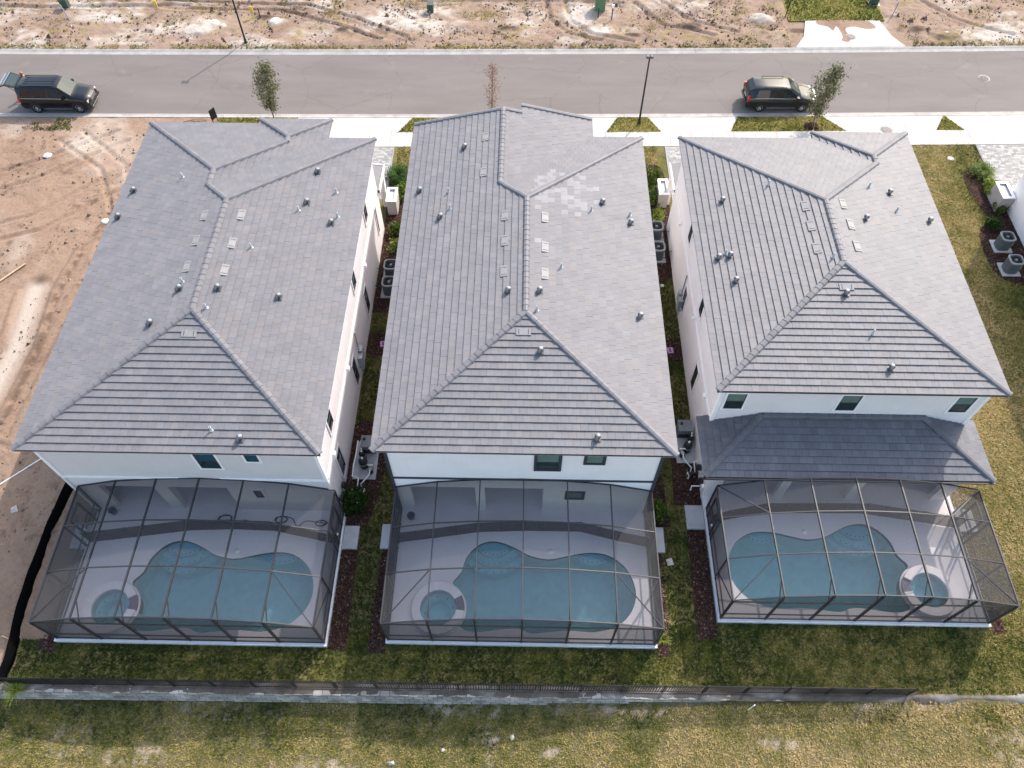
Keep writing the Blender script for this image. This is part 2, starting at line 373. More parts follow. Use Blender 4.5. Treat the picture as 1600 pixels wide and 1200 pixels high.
M['yellow'] = pm('marker_yellow', (.7, .50, .05), .6); M['offwhite'] = pm('off_white_scrap', (.50, .46, .42), .7, .1)
M['rock'] = pm('limerock', (.70, .62, .53), .9, .2, 6, .6, 20)
M['iron'] = pm('cast_iron', (.17, .145, .14), .7, .2, 10)
def paver_mat():
    m, t, b = newmat('paver_grey'); c = ramp(t, island(t), [(0, (.19, .185, .185)), (.5, (.27, .265, .26)), (1, (.38, .37, .355))])
    t.links.new(c.outputs[0], b.inputs['Base Color']); b.inputs['Roughness'].default_value = .85; bump(t, b, noise_node(t, 40, 3).outputs[0], .3, .01); return m
M['paver'] = paver_mat(); M['joint'] = pm('joint_sand', (.26, .23, .2), .95)
M['car_black'] = pm('car_paint_black', (.004, .004, .006), .35, .1, 2, spec=.08, coat=.8)
M['car_green'] = pm('car_paint_charcoal', (.012, .015, .016), .35, .1, 2, spec=.12, coat=.9)
M['car_glass'] = glass('car_glass', (.010, .013, .015)); M['shield'] = glass('windshield_glass', (.03, .05, .05)); M['shield'].node_tree.nodes['Principled BSDF'].inputs['Roughness'].default_value = .02; M['shield'].node_tree.nodes['Principled BSDF'].inputs['Specular IOR Level'].default_value = .35
M['chrome'] = pm('chrome', (.62, .63, .65), .15, .05, metal=1.0); M['rim'] = pm('alloy_rim', (.55, .55, .57), .3, .05, metal=.7)
M['tyre'] = pm('tyre_rubber', (.012, .012, .013), .85); M['tail'] = pm('tail_lamp_red', (.55, .015, .02), .2, .05, coat=.5); M['lamp_clear'] = pm('headlamp', (.65, .67, .7), .12, .05, coat=1)
M['skin'] = pm('skin', (.50, .30, .21), .6, .06); M['hair'] = pm('hair_auburn', (.34, .13, .05), .6, .25, 30); M['cloth_dark'] = pm('dark_clothing', (.016, .016, .02), .9, .15, 8)

# ------------------------------------------------------------------ ground, lots, road
def vnoise(x, y, seed=0):
    xi = np.floor(x).astype(np.int64); yi = np.floor(y).astype(np.int64); fx = x - xi; fy = y - yi
    h = lambda a, b: ((np.sin(a * 127.1 + b * 311.7 + seed * 74.7) * 43758.5453) % 1.0)
    u = fx * fx * (3 - 2 * fx); v = fy * fy * (3 - 2 * fy)
    return (h(xi, yi) * (1-u) + h(xi+1, yi) * u) * (1-v) + (h(xi, yi+1) * (1-u) + h(xi+1, yi+1) * u) * v
def fbm(x, y, seed=0, octv=5, g=.55):
    r = 0; a = 1; tot = 0
    for k in range(octv): r = r + a * vnoise(x * 2**k, y * 2**k, seed + k); tot += a; a *= g
    return r / tot
def pdist(x, y, pts):
    """distance to a polyline and position along it"""
    best = np.full(x.shape, 1e9)
    for (x1, y1), (x2, y2) in zip(pts[:-1], pts[1:]):
        dx, dy = x2 - x1, y2 - y1; t = np.clip(((x - x1) * dx + (y - y1) * dy) / (dx*dx + dy*dy), 0, 1)
        best = np.minimum(best, np.hypot(x - x1 - t * dx, y - y1 - t * dy))
    return best
def near(x): return 47.525 + .0213 * x + .000149 * x * x       # asphalt edge on the houses' side
def far(x): return 54.76 + .024 * x + .000157 * x * x          # asphalt edge on the far side
def yf(x): return 7.47 + .007 * x                              # picket fence line
def low(x): return -.78 + .74 * smoothstep(-6, 15, x)           # level of the lower lawn
gp = MB().box(-600, 600, -600, 600, -2.2, -1.7).build('ground', M['ground']); tag(gp, kind='structure')

def rut(h, x, y, pts, wd, dep):
    d = pdist(x, y, pts); return h - dep * np.exp(-(d / wd)**2) + dep * .55 * np.exp(-((d - 1.9 * wd) / (.6 * wd))**2)
def grid_mesh(name, X, Y, Z, mat, attrs):
    ny, nx = X.shape; me = bpy.data.meshes.new(name)
    me.vertices.add(nx * ny); me.vertices.foreach_set('co', np.stack([X, Y, Z], -1).astype(np.float32).ravel())
    a = (np.arange(ny - 1)[:, None] * nx + np.arange(nx - 1)[None]).ravel(); q = np.stack([a, a + 1, a + nx + 1, a + nx], -1).astype(np.int32)
    n = len(q); me.loops.add(n * 4); me.loops.foreach_set('vertex_index', q.ravel()); me.polygons.add(n)
    me.polygons.foreach_set('loop_start', np.arange(0, n*4, 4, dtype=np.int32)); me.polygons.foreach_set('loop_total', np.full(n, 4, dtype=np.int32))
    me.polygons.foreach_set('use_smooth', np.ones(n, bool))
    for k, v in attrs.items():
        at = me.attributes.new(k, 'FLOAT', 'POINT'); at.data.foreach_set('value', v.astype(np.float32).ravel())
    me.materials.append(mat); me.update(calc_edges=True)
    o = linkmesh(name, me); tag(o, kind='structure'); return o
# --- bare lot beside the left house
xs = np.concatenate([np.linspace(-110, -47, 20)[:-1], np.arange(-47, -20.85, .13)])
ts = np.linspace(0, 1, 300)
X, T = np.meshgrid(xs, ts); Y = 7.6 + (near(X) - .58 - 7.6) * T
Z = .10 * (fbm(X * .25, Y * .25, 3) - .5) + .10 * (fbm(X * 1.1, Y * 1.1, 5) - .5) + .07 * (fbm(X * 3.2, Y * 3.2, 8, 4) - .5)
for pts, wd, dep in [([(-47, 36), (-40, 38.5), (-34, 41.5), (-29, 45)], .16, .10), ([(-47, 34.2), (-39, 37), (-33, 40), (-28, 44)], .16, .10),
                     ([(-46, 31), (-38, 34), (-32, 36.5), (-27, 41.5), (-24, 44)], .15, .09), ([(-46, 29.6), (-38, 32.4), (-31, 35.2), (-26, 40)], .15, .09),
                     ([(-33, 44), (-29, 41), (-27, 37), (-26.8, 32), (-27.2, 26), (-27.5, 20)], .15, .08), ([(-31.5, 45), (-27.5, 41.5), (-25.4, 37), (-25.2, 32), (-25.6, 25), (-26, 18)], .15, .07),
                     ([(-29, 38), (-26, 39.3), (-22, 39.4)], .1, .06), ([(-27.6, 39), (-27.2, 37), (-25.8, 35.6), (-24, 35.5)], .1, .06),
                     ([(-24.4, 36), (-24.2, 30), (-24.8, 22), (-25, 14)], .13, .05), ([(-46, 25), (-36, 26), (-31, 26.5)], .14, .09), ([(-40, 19), (-31, 20.5), (-26, 19)], .14, .08),
                     ([(-30.4, 23), (-30.2, 27), (-30.6, 30)], .16, -.09), ([(-28.2, 21), (-28.0, 26), (-28.4, 30), (-28.0, 33.6)], .17, -.11)]:
    Z = rut(Z, X, Y, pts, wd, dep)
flat_d = pdist(X, Y, [(-29.6, 30.2), (-29.1, 26), (-29.3, 22.6)])
pale = np.clip(1.25 - flat_d / .75, 0, 1) * .9; Z = np.where(flat_d < 1.1, Z * np.clip(flat_d / 1.1, .15, 1) - .05 * np.clip(1.3 - flat_d, 0, 1), Z)
pale = np.maximum(pale, .95 * np.clip(1.6 - np.hypot((X + 31.0) / 1.9, (Y - 43.6) / 1.5) - .9 * fbm(X * .8, Y * .8, 11), 0, 1))
pale = np.maximum(pale, .6 * np.clip((fbm(X * .22, Y * .22, 21) - .60) * 6, 0, 1) * (X < -26))
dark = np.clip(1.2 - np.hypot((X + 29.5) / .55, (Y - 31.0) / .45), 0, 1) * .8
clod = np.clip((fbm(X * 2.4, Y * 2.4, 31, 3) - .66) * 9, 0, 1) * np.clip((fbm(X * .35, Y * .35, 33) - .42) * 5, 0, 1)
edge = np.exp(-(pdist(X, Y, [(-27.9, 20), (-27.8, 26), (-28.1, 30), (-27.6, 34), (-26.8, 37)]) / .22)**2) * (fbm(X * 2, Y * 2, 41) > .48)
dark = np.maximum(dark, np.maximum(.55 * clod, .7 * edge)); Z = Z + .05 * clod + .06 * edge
inner = (X > -21.5) | ((Y < 9.4) & (X > -22.9)); Z = np.where(inner, -.06, np.maximum(Z, -.16) + .03)
grid_mesh('bare_dirt_lot', X, Y, Z, M['dirt'], {'pale': pale, 'dark': dark})
# --- vacant lot across the road
xs = np.concatenate([np.linspace(-130, -50, 14)[:-1], np.arange(-50, 48, .17), np.linspace(48, 130, 14)])
ts = np.concatenate([np.arange(0, 9.2, .12), np.linspace(9.3, 70, 20)])
X, T = np.meshgrid(xs, ts); Y = far(X) + .62 + T
Z = .03 + (.28 * (fbm(X * .3, Y * .4, 51) - .45) + .20 * (fbm(X * 1.2, Y * 1.4, 52) - .5) + .12 * (fbm(X * 3.5, Y * 4, 53, 4) - .5)) * np.clip(T / .9, 0, 1)
for pts, wd, dep in [([(-30, 60.5), (-20, 60.4), (-15.5, 58.5), (-11.5, 56.4)], .16, .15), ([(-30, 61.6), (-18, 61.2), (-14, 59.4), (-9.5, 56.8)], .16, .15),
                     ([(3.2, 62.5), (3.6, 59.5), (5.2, 57.4), (8.5, 56.5)], .18, .14), ([(1.6, 62.5), (2, 59.5), (3.4, 57.5), (6, 56.6)], .18, .14),
                     ([(9, 62), (11, 59), (15, 57.4)], .18, .13), ([(11, 62.4), (13.5, 59.5), (17, 58)], .18, .13), ([(33, 62.8), (35, 60), (39, 58)], .18, .14), ([(-48, 61), (-40, 60.4), (-28, 60.9)], .2, .15), ([(-9, 61.9), (0, 62.2), (8, 62.0)], .2, .12)]:
    Z = rut(Z, X, Y, pts, wd, dep)
pale = np.clip((fbm(X * .28, Y * .5, 61) - .50) * 4.5, 0, 1) * .65 * np.clip((fbm(X * 2.2, Y * 2.2, 62) - .25) * 3, 0, 1)
for px, py, rx, ry, hh in [(-26.3, 57.4, 1.5, .8, .12), (-25.4, 58.4, 1.1, .6, .15), (-34.5, 59, 2.5, .8, .05), (-8.6, 58.6, 2.6, 1.0, .05), (-12, 58.9, 1.4, .8, .05), (4.4, 60.2, 1.5, 2.2, .05), (6, 58, 1.2, .8, .03), (19.2, 59.8, 1.1, .75, .42), (-20.2, 58.7, .9, .5, .1), (38, 58, 2, 1.2, .06)]:
    q = np.hypot((X - px) / rx, (Y - py) / ry) + .5 * (fbm(X * 1.3, Y * 1.3, 71) - .5)
    pale = np.maximum(pale, np.clip((1.15 - q) * 1.6, 0, 1) * (.35 + .6 * fbm(X * 2.6, Y * 2.6, 77)) ); Z = Z + hh * np.clip(1.1 - q, 0, 1)
dark = .75 * np.clip((fbm(X * 1.8, Y * 2.2, 81, 4) - .62) * 8, 0, 1) * np.clip((fbm(X * .3, Y * .4, 82) - .45) * 6, 0, 1)
for px, py, rx, ry in [(-14.6, 57.6, .6, .35), (-21.3, 59.4, 1.2, .3), (13.2, 58.6, 1.3, .7), (8.6, 57.3, .8, .35), (22, 58.4, 1.0, .4), (31.5, 58.6, .7, .5), (33.5, 57.6, 1.5, .5), (-1.5, 58.2, 1.0, .3)]:
    q = np.hypot((X - px) / rx, (Y - py) / ry) + .9 * (fbm(X * 2.5, Y * 2.5, 91) - .5); dark = np.maximum(dark, np.clip((1.05 - q) * 2, 0, 1) * .85); Z = Z + .16 * np.clip(1.1 - q, 0, 1)
grassy = (X > 21.4) & (X < 29.2) & (T > 3.4); apron = (X > 21.0) & (X < 30.4) & (T < 4.3)
Z = np.where(apron, -.06, np.where(grassy, .01, Z)); dark = np.where(grassy, 0, dark); pale = np.where(grassy, .0, pale)
grid_mesh('vacant_sand_lot', X, Y, Z, M['dirt2'], {'pale': pale, 'dark': dark})
def strip(name, f0, f1, z0, z1, mat, x0=-120, x1=120, n=60, label=None):
    m = MB(); xs = np.linspace(x0, x1, n + 1); vs = []
    for x in xs: vs += [(x, f0(x), z0), (x, f1(x), z1)]
    m.add(vs, [(2*i, 2*i+2, 2*i+3, 2*i+1) for i in range(n)]); o = m.build(name, mat); tag(o, kind='structure'); return o
strip('road', lambda x: near(x) - .02, lambda x: far(x) + .02, -.055, -.055, M['asphalt'])
def kerb(name, f, sg, wd):
    root = empty(name); tag(root, kind='structure'); x = -90
    while x < 90:
        x2 = x + 3.04; m = MB(); a = []
        for xx in (x + .006, x2 - .006):
            y = f(xx)
            a += [(xx, y, -.07), (xx, y + sg * .02, -.045), (xx, y + sg * wd * .55, -.025), (xx, y + sg * wd * .85, .035), (xx, y + sg * wd, .04), (xx, y + sg * wd, -.2)]
        k = [(i, i + 1, i + 7, i + 6) for i in range(5)]
        m.add(a, [q if sg < 0 else tuple(reversed(q)) for q in k] + [tuple(range(6)), tuple(range(6, 12))])
        m.build('kerb_section', M['kerb'], root); x = x2
kerb('kerb_near', lambda x: near(x), -1, .52); kerb('kerb_far', lambda x: far(x), 1, .6)
# --- sidewalk of separate slabs, aprons and verges
def sw1(x): return near(x) - 2.15
def sw0(x): return near(x) - 3.68
side = empty('sidewalk'); tag(side, kind='structure')
x = -21.6
while x < 75:
    a, b = x + .008, x + 1.515
    MB().prism([(a, sw0(a)), (b, sw0(b)), (b, sw1(b)), (a, sw1(a))], -.1, .034).build('concrete_slab', M['walk'], side); x += 1.523
verges = [[(-22.4, 0), (-22.1, 1), (-16.4, 1), (-15.6, 0)], [(-8.97, 0), (-8.06, 1), (-1.2, 1), (-.4, 0)], [(5.92, 0), (6.79, 1), (8.97, 1), (9.80, 0)], [(14.79, 0), (15.48, 1), (21.67, 1), (23.05, 0)], [(29.50, 0), (30.45, 1), (30.55, 1), (31.51, 0)], [(37.5, 0), (38.4, 1), (45, 1), (46, 0)]]
def vy(x, k): return (sw1(x) + .01) if k == 0 else (near(x) - .54)
VERGE = []
for p in verges:
    poly = [(x, vy(x, k)) for x, k in p]; poly = [poly[0], poly[3], poly[2], poly[1]]; VERGE.append(poly)
    tag(MB().prism(poly, -.1, .03).build('grass_verge', M['lawn_front']), kind='structure')
ap = empty('driveway_apron'); tag(ap, kind='structure')
for p, q in zip(verges[:-1], verges[1:]):
    a0, a1, b0, b1 = p[3][0] + .01, p[2][0] + .01, q[0][0] - .01, q[1][0] - .01
    k = max(1, round((b0 - a0) / 2.2))
    for i in range(k):
        l0, l1 = a0 + (b0 - a0) * i / k + .006, a0 + (b0 - a0) * (i + 1) / k - .006; u0, u1 = a1 + (b1 - a1) * i / k + .006, a1 + (b1 - a1) * (i + 1) / k - .006
        MB().prism([(l0, vy(l0, 0)), (l1, vy(l1, 0)), (u1, vy(u1, 1)), (u0, vy(u0, 1))], -.1, .030).build('concrete_slab', M['walk'], ap)
# far apron with washed-over sand
ap2 = empty('far_driveway_apron'); tag(ap2, kind='structure')
for (l0, l1, u0, u1, y0, y1) in [(21.3, 25.6, 22.2, 25.6, .62, 2.1), (25.62, 29.95, 25.62, 29.2, .62, 2.1), (22.2, 25.6, 22.72, 25.6, 2.12, 4.25), (25.62, 29.2, 25.62, 28.75, 2.12, 4.25)]:
    MB().prism([(l0, far(l0) + y0), (l1, far(l1) + y0), (u1, far(u1) + y1), (u0, far(u0) + y1)], -.15, .05).build('concrete_slab', M['walk'], ap2)
spill = spline([(24.0, 59.75), (23.6, 59.2), (24.4, 58.8), (24.7, 58.3), (25.1, 58.9), (25.3, 57.6), (25.1, 56.95), (25.6, 56.8), (25.9, 57.4), (25.7, 58.5), (26.4, 58.9), (27.4, 58.6), (28.2, 58.75), (28.0, 59.4), (27.4, 59.75)], 4)
spo = MB().prism(spill, .045, .056).build('sand_spill', M['dirt']); tag(spo, kind='structure')
tag(MB().prism([(21.4, far(21.4) + 4.27), (29.2, far(29.2) + 4.27), (29.2, 72), (21.4, 72)], -.1, .03).build('far_lawn_strip', M['lawn_front']), kind='structure')
# --- decks, lawn
DECKS = {1: (-20.98, -8.68, 9.36, 15.9), 2: (-5.86, 6.34, 9.56, 16.15), 3: (9.4, 21.8, 10.82, 19.4)}
rect = lambda d, i=0: [(d[0] + i, d[2] + i), (d[1] - i, d[2] + i), (d[1] - i, d[3] - i), (d[0] + i, d[3] - i)]
swn = [(x, sw0(x) - .005) for x in np.linspace(75, -21.3, 20)]
LAWN = [(-22.75, yf(-22.75)), (75, yf(75))] + swn + [(-21.3, 9.55), (-22.75, 9.3)]
tag(holes_sheet('lawn', [LAWN] + [rect(d, .06) for d in DECKS.values()], 0.0, M['lawn']), kind='structure')
xs = np.concatenate([np.linspace(-110, -30, 9)[:-1], np.arange(-30, 30, .25), np.linspace(30, 110, 9)]); ts = np.concatenate([np.arange(0, 5, .2), np.linspace(5.2, 60, 16)])
X, T = np.meshgrid(xs, ts); Y = yf(X) - .02 - T
LOW = np.vectorize(low)(X)
Z = LOW - .035 * T * np.clip(-LOW * 2, 0, 1) + .10 * (fbm(X * .6, Y * .6, 101) - .5) * np.clip(T, 0, 1) + .05 * (fbm(X * 2.5, Y * 2.5, 103) - .5) * np.clip(T * 2, 0, 1)
# a washed-out edge right of the fence
Z = Z - .16 * np.exp(-((X - 20) / 4.5)**4) * np.exp(-((T - .55 - .25 * np.sin(X * 1.3)) / .28)**2)
WORN = [(-16.5, 4.7, 2.4, .45), (-13.9, 6.8, 1.8, .4), (-19.6, 5.2, .9, .7), (-1.0, 6.0, .45, 1.2), (1.6, 5.2, .5, .25), (-8.4, 4.4, 2.1, .5), (15.6, 7.2, 1.2, .25), (18.6, 7.2, 1.8, .22), (21.5, 5.6, 1.0, .8), (4.5, 6.9, 3.4, .35), (-2.3, 6.9, 2.2, .4), (11.5, 5.6, 1.2, .3), (20.3, 4.7, .6, .3)]
def worn(x, y):
    p = 0 * x
    for a, b, rx, ry in WORN:
        q = np.hypot((x - a) / rx, (y - b) / ry) + 1.1 * (fbm(x * 1.6, y * 1.6, 111) - .5); p = np.maximum(p, np.clip((1.1 - q) * 1.6, 0, 1))
    return .7 * p * np.clip((fbm(x * 3, y * 3, 113) - .36) * 4, 0, 1)
lo_o = grid_mesh('lower_lawn', X[::-1], Y[::-1], Z[::-1], M['lawn_low'], {'pale': worn(X, Y)[::-1]})
def lowz(x, y):
    return np.vectorize(low)(x)
# --- driveways of pavers
PAVED = []
def driveway(x0, x1, y0, f1):
    y1 = min(f1(x0), f1(x1)) - .01; PAVED.append([(x0, y0), (x1, y0), (x1, y1), (x0, y1)])
    root = empty('driveway', (0, 0, 0)); tag(root, kind='structure')
    MB().prism([(x0, y0), (x1, y0), (x1, f1(x1) - .012), (x0, f1(x0) - .012)], -.08, .012).build('bedding', M['joint'], root)
    m = MB(); r = 0; y = y0 + .1
    m.box(x0, x0 + .098, y0, y1, .01, .04); m.box(x1 - .098, x1, y0, y1, .01, .04)
    while y < y1 - .17:
        x = x0 + .1 + (r % 2) * .15 - .15
        while x < x1 - .1:
            L = random.choice((.16, .24, .32)); a, b = max(x, x0 + .1), min(x + L - .008, x1 - .1)
            if b - a > .04: m.box(a, b, y, y + .162, .01, .038 + random.random() * .006)
            x += L
        y += .17; r += 1
    o = m.build('pavers', M['paver'], root); o['kind'] = 'stuff'
driveway(-15.6, -9.05, 38.3, sw0); driveway(-.6, 4.2, 38.3, sw0); driveway(9.92, 15.5, 37.4, sw0); driveway(31.78, 38.0, 38.9, sw0)

# ------------------------------------------------------------------ houses
ZE, K = 6.95, .226
TW, TC = .33, .352             # tile width, course
def plane_z(side, ref, ze, k):
    return {'L': lambda x, y: ze + k * (x - ref), 'R': lambda x, y: ze + k * (ref - x),
            'B': lambda x, y: ze + k * (y - ref), 'F': lambda x, y: ze + k * (ref - y)}[side]
EDIR = {'B': ((1, 0), (0, 1)), 'F': ((-1, 0), (0, -1)), 'L': ((0, -1), (1, 0)), 'R': ((0, 1), (-1, 0))}   # along the eave, inwards
def full_tile_mesh(mat):
    u, v = TW - .006, TC
    m = MB(); lo, hi = .066, .014
    m.add([(0,0,0),(u,0,0),(u,v,0),(0,v,0),(0,0,lo),(u,0,lo),(u,v,hi),(0,v,hi)], [(4,5,6,7),(0,1,5,4),(1,2,6,5),(3,0,4,7)])
    return m.mesh('tile', mat)
def cap_mesh(mat):
    m = MB(); L = .40; prof = [(-.17, -.05), (-.11, .035), (0, .06), (.11, .035), (.17, -.05)]
    vs = []
    for xx, s, dz in ((0, 1.0, .016), (L, .92, .0)):
        for y, z in prof: vs.append((xx, y * s, z * s + dz))
    fs = [(i, i + 5, i + 6, i + 1) for i in range(4)] + [(0, 1, 2, 3, 4)]
    m.add(vs, fs); return m.mesh('ridge_tile', mat)
def build_roof(house, faces, caps, ze, k, mat, capmat, light=None, individual=300, soffit_rect=None, gables=()):
    """faces: (side, ref, plan polygon). Roof deck + tiles one by one; the nearest 300 are objects"""
    roof = empty('roof'); roof.parent = house
    deck = MB(); items = []; cs = 1 / math.sqrt(1 + k * k)
    for side, ref, poly in faces:
        pz = plane_z(side, ref, ze, k); (ex, ey), (ix, iy) = EDIR[side]
        if area2(poly) < 0: poly = poly[::-1]
        deck.poly([(x, y, pz(x, y)) for x, y in poly])
        rx, ry = (ref if side in 'LR' else 0), (ref if side in 'BF' else 0)
        U = [((x - rx) * ex + (y - ry) * ey, ((x - rx) * ix + (y - ry) * iy) / cs) for x, y in poly]
        if area2(U) < 0: U = U[::-1]
        o3 = Vector((rx, ry, ze)); eu = Vector((ex, ey, 0)); ev = Vector((ix * cs, iy * cs, k * cs)); en = eu.cross(ev)
        if en.z < 0: en = -en
        umin, umax = min(p[0] for p in U), max(p[0] for p in U); vmax = max(p[1] for p in U)
        r = 0; v = -.03
        U = [(a, b - .03 if b < .005 else b) for a, b in U]      # first course hangs over the eave a little
        while v < vmax:
            u = umin - (TW / 2 if r % 2 else 0) - TW * .37
            band = clip_rect(U, umin - 1, umax + 1, v, v + TC)
            if len(band) >= 3:
                b0, b1 = min(p[0] for p in band), max(p[0] for p in band)
                u += TW * max(0, math.floor((b0 - u) / TW))
                while u < b1:
                    pc = clip_rect(band, u, u + TW - .006, v, v + TC)
                    if len(pc) >= 3 and abs(area2(pc)) > .0015:
                        full = abs(abs(area2(pc)) - (TW - .006) * TC) < 1e-4
                        items.append((pc, full, u, v, o3, eu, ev, en, side))
                    u += TW
            v += TC; r += 1
    # roof deck and soffit
    deck.build('roof_deck', M['underlay'], roof)
    campos = Vector((0, 0, 36))
    def dist(it):
        p = it[4] + it[5] * it[2] + it[6] * it[3]; return (p - campos).length - (0 if it[1] else -1.0)
    items.sort(key=dist)
    tm = full_tile_mesh(mat); rest = MB(); restl = MB(); cnt = 0
    for it in items:
        pc, full, u, v, o3, eu, ev, en, side = it
        base = o3 + eu * u + ev * v
        lt = light(base) if light else False
        tilt = random.uniform(-.003, .005)
        if full and cnt < individual and not lt:
            o = linkmesh('tile', tm, roof); cnt += 1
            eu_ = eu if eu.cross(ev).z > 0 else eu
            mt = Matrix((eu, ev, en)).transposed().to_4x4(); mt.translation = base + en * (.004 + tilt); o.matrix_local = mt
        else:
            h = lambda q: .066 + (.014 - .066) * (q[1] - v) / TC + .004 + tilt
            if area2(pc) < 0: pc = pc[::-1]
            n = len(pc); top = [o3 + eu * a + ev * b + en * h((a, b)) for a, b in pc]; bot = [o3 + eu * a + ev * b + en * .003 for a, b in pc]
            (restl if lt else rest).add(bot + top, [tuple(range(n, 2 * n))] + [(i, (i + 1) % n, n + (i + 1) % n, n + i) for i in range(n)])
    o = rest.build('tile_field', mat, roof); o['kind'] = 'stuff'
    if restl.v: o = restl.build('pale_tile_field', M['tile_light'], roof); o['kind'] = 'stuff'
    cm = cap_mesh(capmat)
    for a, b in caps:
        a, b = Vector(a), Vector(b)
        if a.z > b.z: a, b = b, a
        d = (b - a); L = d.length; d.normalize(); n = max(1, round(L / .345)); x = d
        y = Vector((0, 0, 1)).cross(x).normalized(); z = x.cross(y)
        for i in range(n):
            o = linkmesh('ridge_tile', cm, roof); mt = Matrix((x * (L / n / .345), y, z)).transposed().to_4x4()
            mt.translation = a + d * (L * i / n - .01) + z * (.066 + random.uniform(-.004, .004)); o.matrix_local = mt
    return roof
def eave_trim(house, loop, ze, inset, mat=None, smat=None):
    """fascia boards round the eave loop and the soffit behind them"""
    n = len(loop)
    for i in range(n):
        a, b = Vector((*loop[i], 0)), Vector((*loop[(i + 1) % n], 0)); d = (b - a).normalized(); nrm = Vector((-d.y, d.x, 0))
        a2 = a + nrm * .03; b2 = b + nrm * .03
        MB().beam(a2 + Vector((0, 0, ze - .09)), b2 + Vector((0, 0, ze - .09)), .04, .17).build('fascia', mat or M['fascia'], house)
    s = MB(); s.poly([(x, y, ze - .165) for x, y in loop]); s.build('soffit', smat or M['soffit'], house)
def vent_big(roof, x, y, pz, face=(0, 0), paint='meter'):
    """round hooded roof vent"""
    z = pz(x, y); m = MB(); m.lathe([(.075, -.03), (.075, .14)], (0, 0, 0), 12)
    m.box(-.16, .16, -.16, .16, .0, .012)
    o = m.build('roof_vent', M['vent_dark'], roof); o.location = (x, y, z + .05)
    c = MB(); c.lathe([(.13, .11), (.14, .15), (.13, .20), (.08, .235), (.001, .24)], (.01, .01, 0), 14); c.lathe([(.13, .11), (.07, .12)], (.01, .01, 0), 14); c.tube([(.02, .02, .16), (-.06, -.12, .15), (-.08, -.18, .10)], [.085, .085, .08], 10)
    h = c.build('vent_hood', M['vent_dark'], o); MB().lathe([(.10, .222), (.05, .242), (.001, .246)], (.02, .03, 0), 12).build('cap', M['meter'], h)
def vent_pipe(roof, x, y, pz):
    z = pz(x, y); m = MB(); m.lathe([(.11, 0), (.06, .05), (.045, .08), (.045, .30), (.03, .30), (.03, .2)], (0, 0, 0), 10)
    o = m.build('vent_pipe', M['steel'], roof); o.location = (x, y, z + .045)
def vent_flat(roof, x, y, side, ref, wy=.62):
    pz = plane_z(side, ref, ZE, K); (ex, ey), (ix, iy) = EDIR[side]; cs = 1 / math.sqrt(1 + K * K)
    eu = Vector((ex, ey, 0)); ev = Vector((ix * cs, iy * cs, K * cs)); en = eu.cross(ev); en = -en if en.z < 0 else en
    m = MB(); m.box(-.34, .34, -.17, .17, 0, .075)
    o = m.build('flush_vent', M['vent_tile'], roof); mt = Matrix((eu, ev, en)).transposed().to_4x4(); mt.translation = Vector((x, y, pz(x, y))) + en * .012; o.matrix_local = mt
    for sx in (-.22, .22):
        MB().box(sx - .015, sx + .015, -.13, .13, .07, .078).build('louvre_slot', M['underlay'], o)
def window(house, axis, c, a0, a1, z0, z1, out, trim, frame='trim_dark', glassm='glass', blind=False, sill=False):
    """window on a wall plane; axis 'y' = wall of constant y (a runs along x), 'x' = wall of constant x (a runs along y); out = +-1 outward"""
    def bx(m, p0, p1, q0, q1, d0, d1):
        d0, d1 = sorted((c + out * d0, c + out * d1))
        return m.box(p0, p1, d0, d1, q0, q1) if axis == 'y' else m.box(d0, d1, p0, p1, q0, q1)
    t = .10; m = MB()
    tm = MB()
    bx(tm, a0 - t, a1 + t, z1, z1 + t, .0, .05); bx(tm, a0 - t, a1 + t, z0 - t, z0, .0, .055); bx(tm, a0 - t, a0, z0, z1, .0, .05); bx(tm, a1, a1 + t, z0, z1, .0, .05)
    win = tm.build('window', M[trim], house)
    f = .045; zm = (z0 + z1) / 2
    bx(m, a0, a1, z1 - f, z1, .0, .035); bx(m, a0, a1, z0, z0 + f, .0, .035); bx(m, a0, a0 + f, z0 + f, z1 - f, .0, .035); bx(m, a1 - f, a1, z0 + f, z1 - f, .0, .035)
    if z1 - z0 > 1.0: bx(m, a0 + f, a1 - f, zm - .02, zm + .02, .0, .03)
    m.build('frame', M[frame], win)
    if z1 - z0 > 1.0:
        g = MB(); bx(g, a0 + f, a1 - f, z0 + f, zm - .02, .002, .012); g.build('pane', M['glass'], win)
        g = MB(); bx(g, a0 + f, a1 - f, zm + .02, z1 - f, .002, .012); g.build('pane', M['blind'] if blind else M[glassm], win)
    else:
        g = MB(); bx(g, a0 + f, a1 - f, z0 + f, z1 - f, .002, .012); g.build('pane', M[glassm], win)
    return win

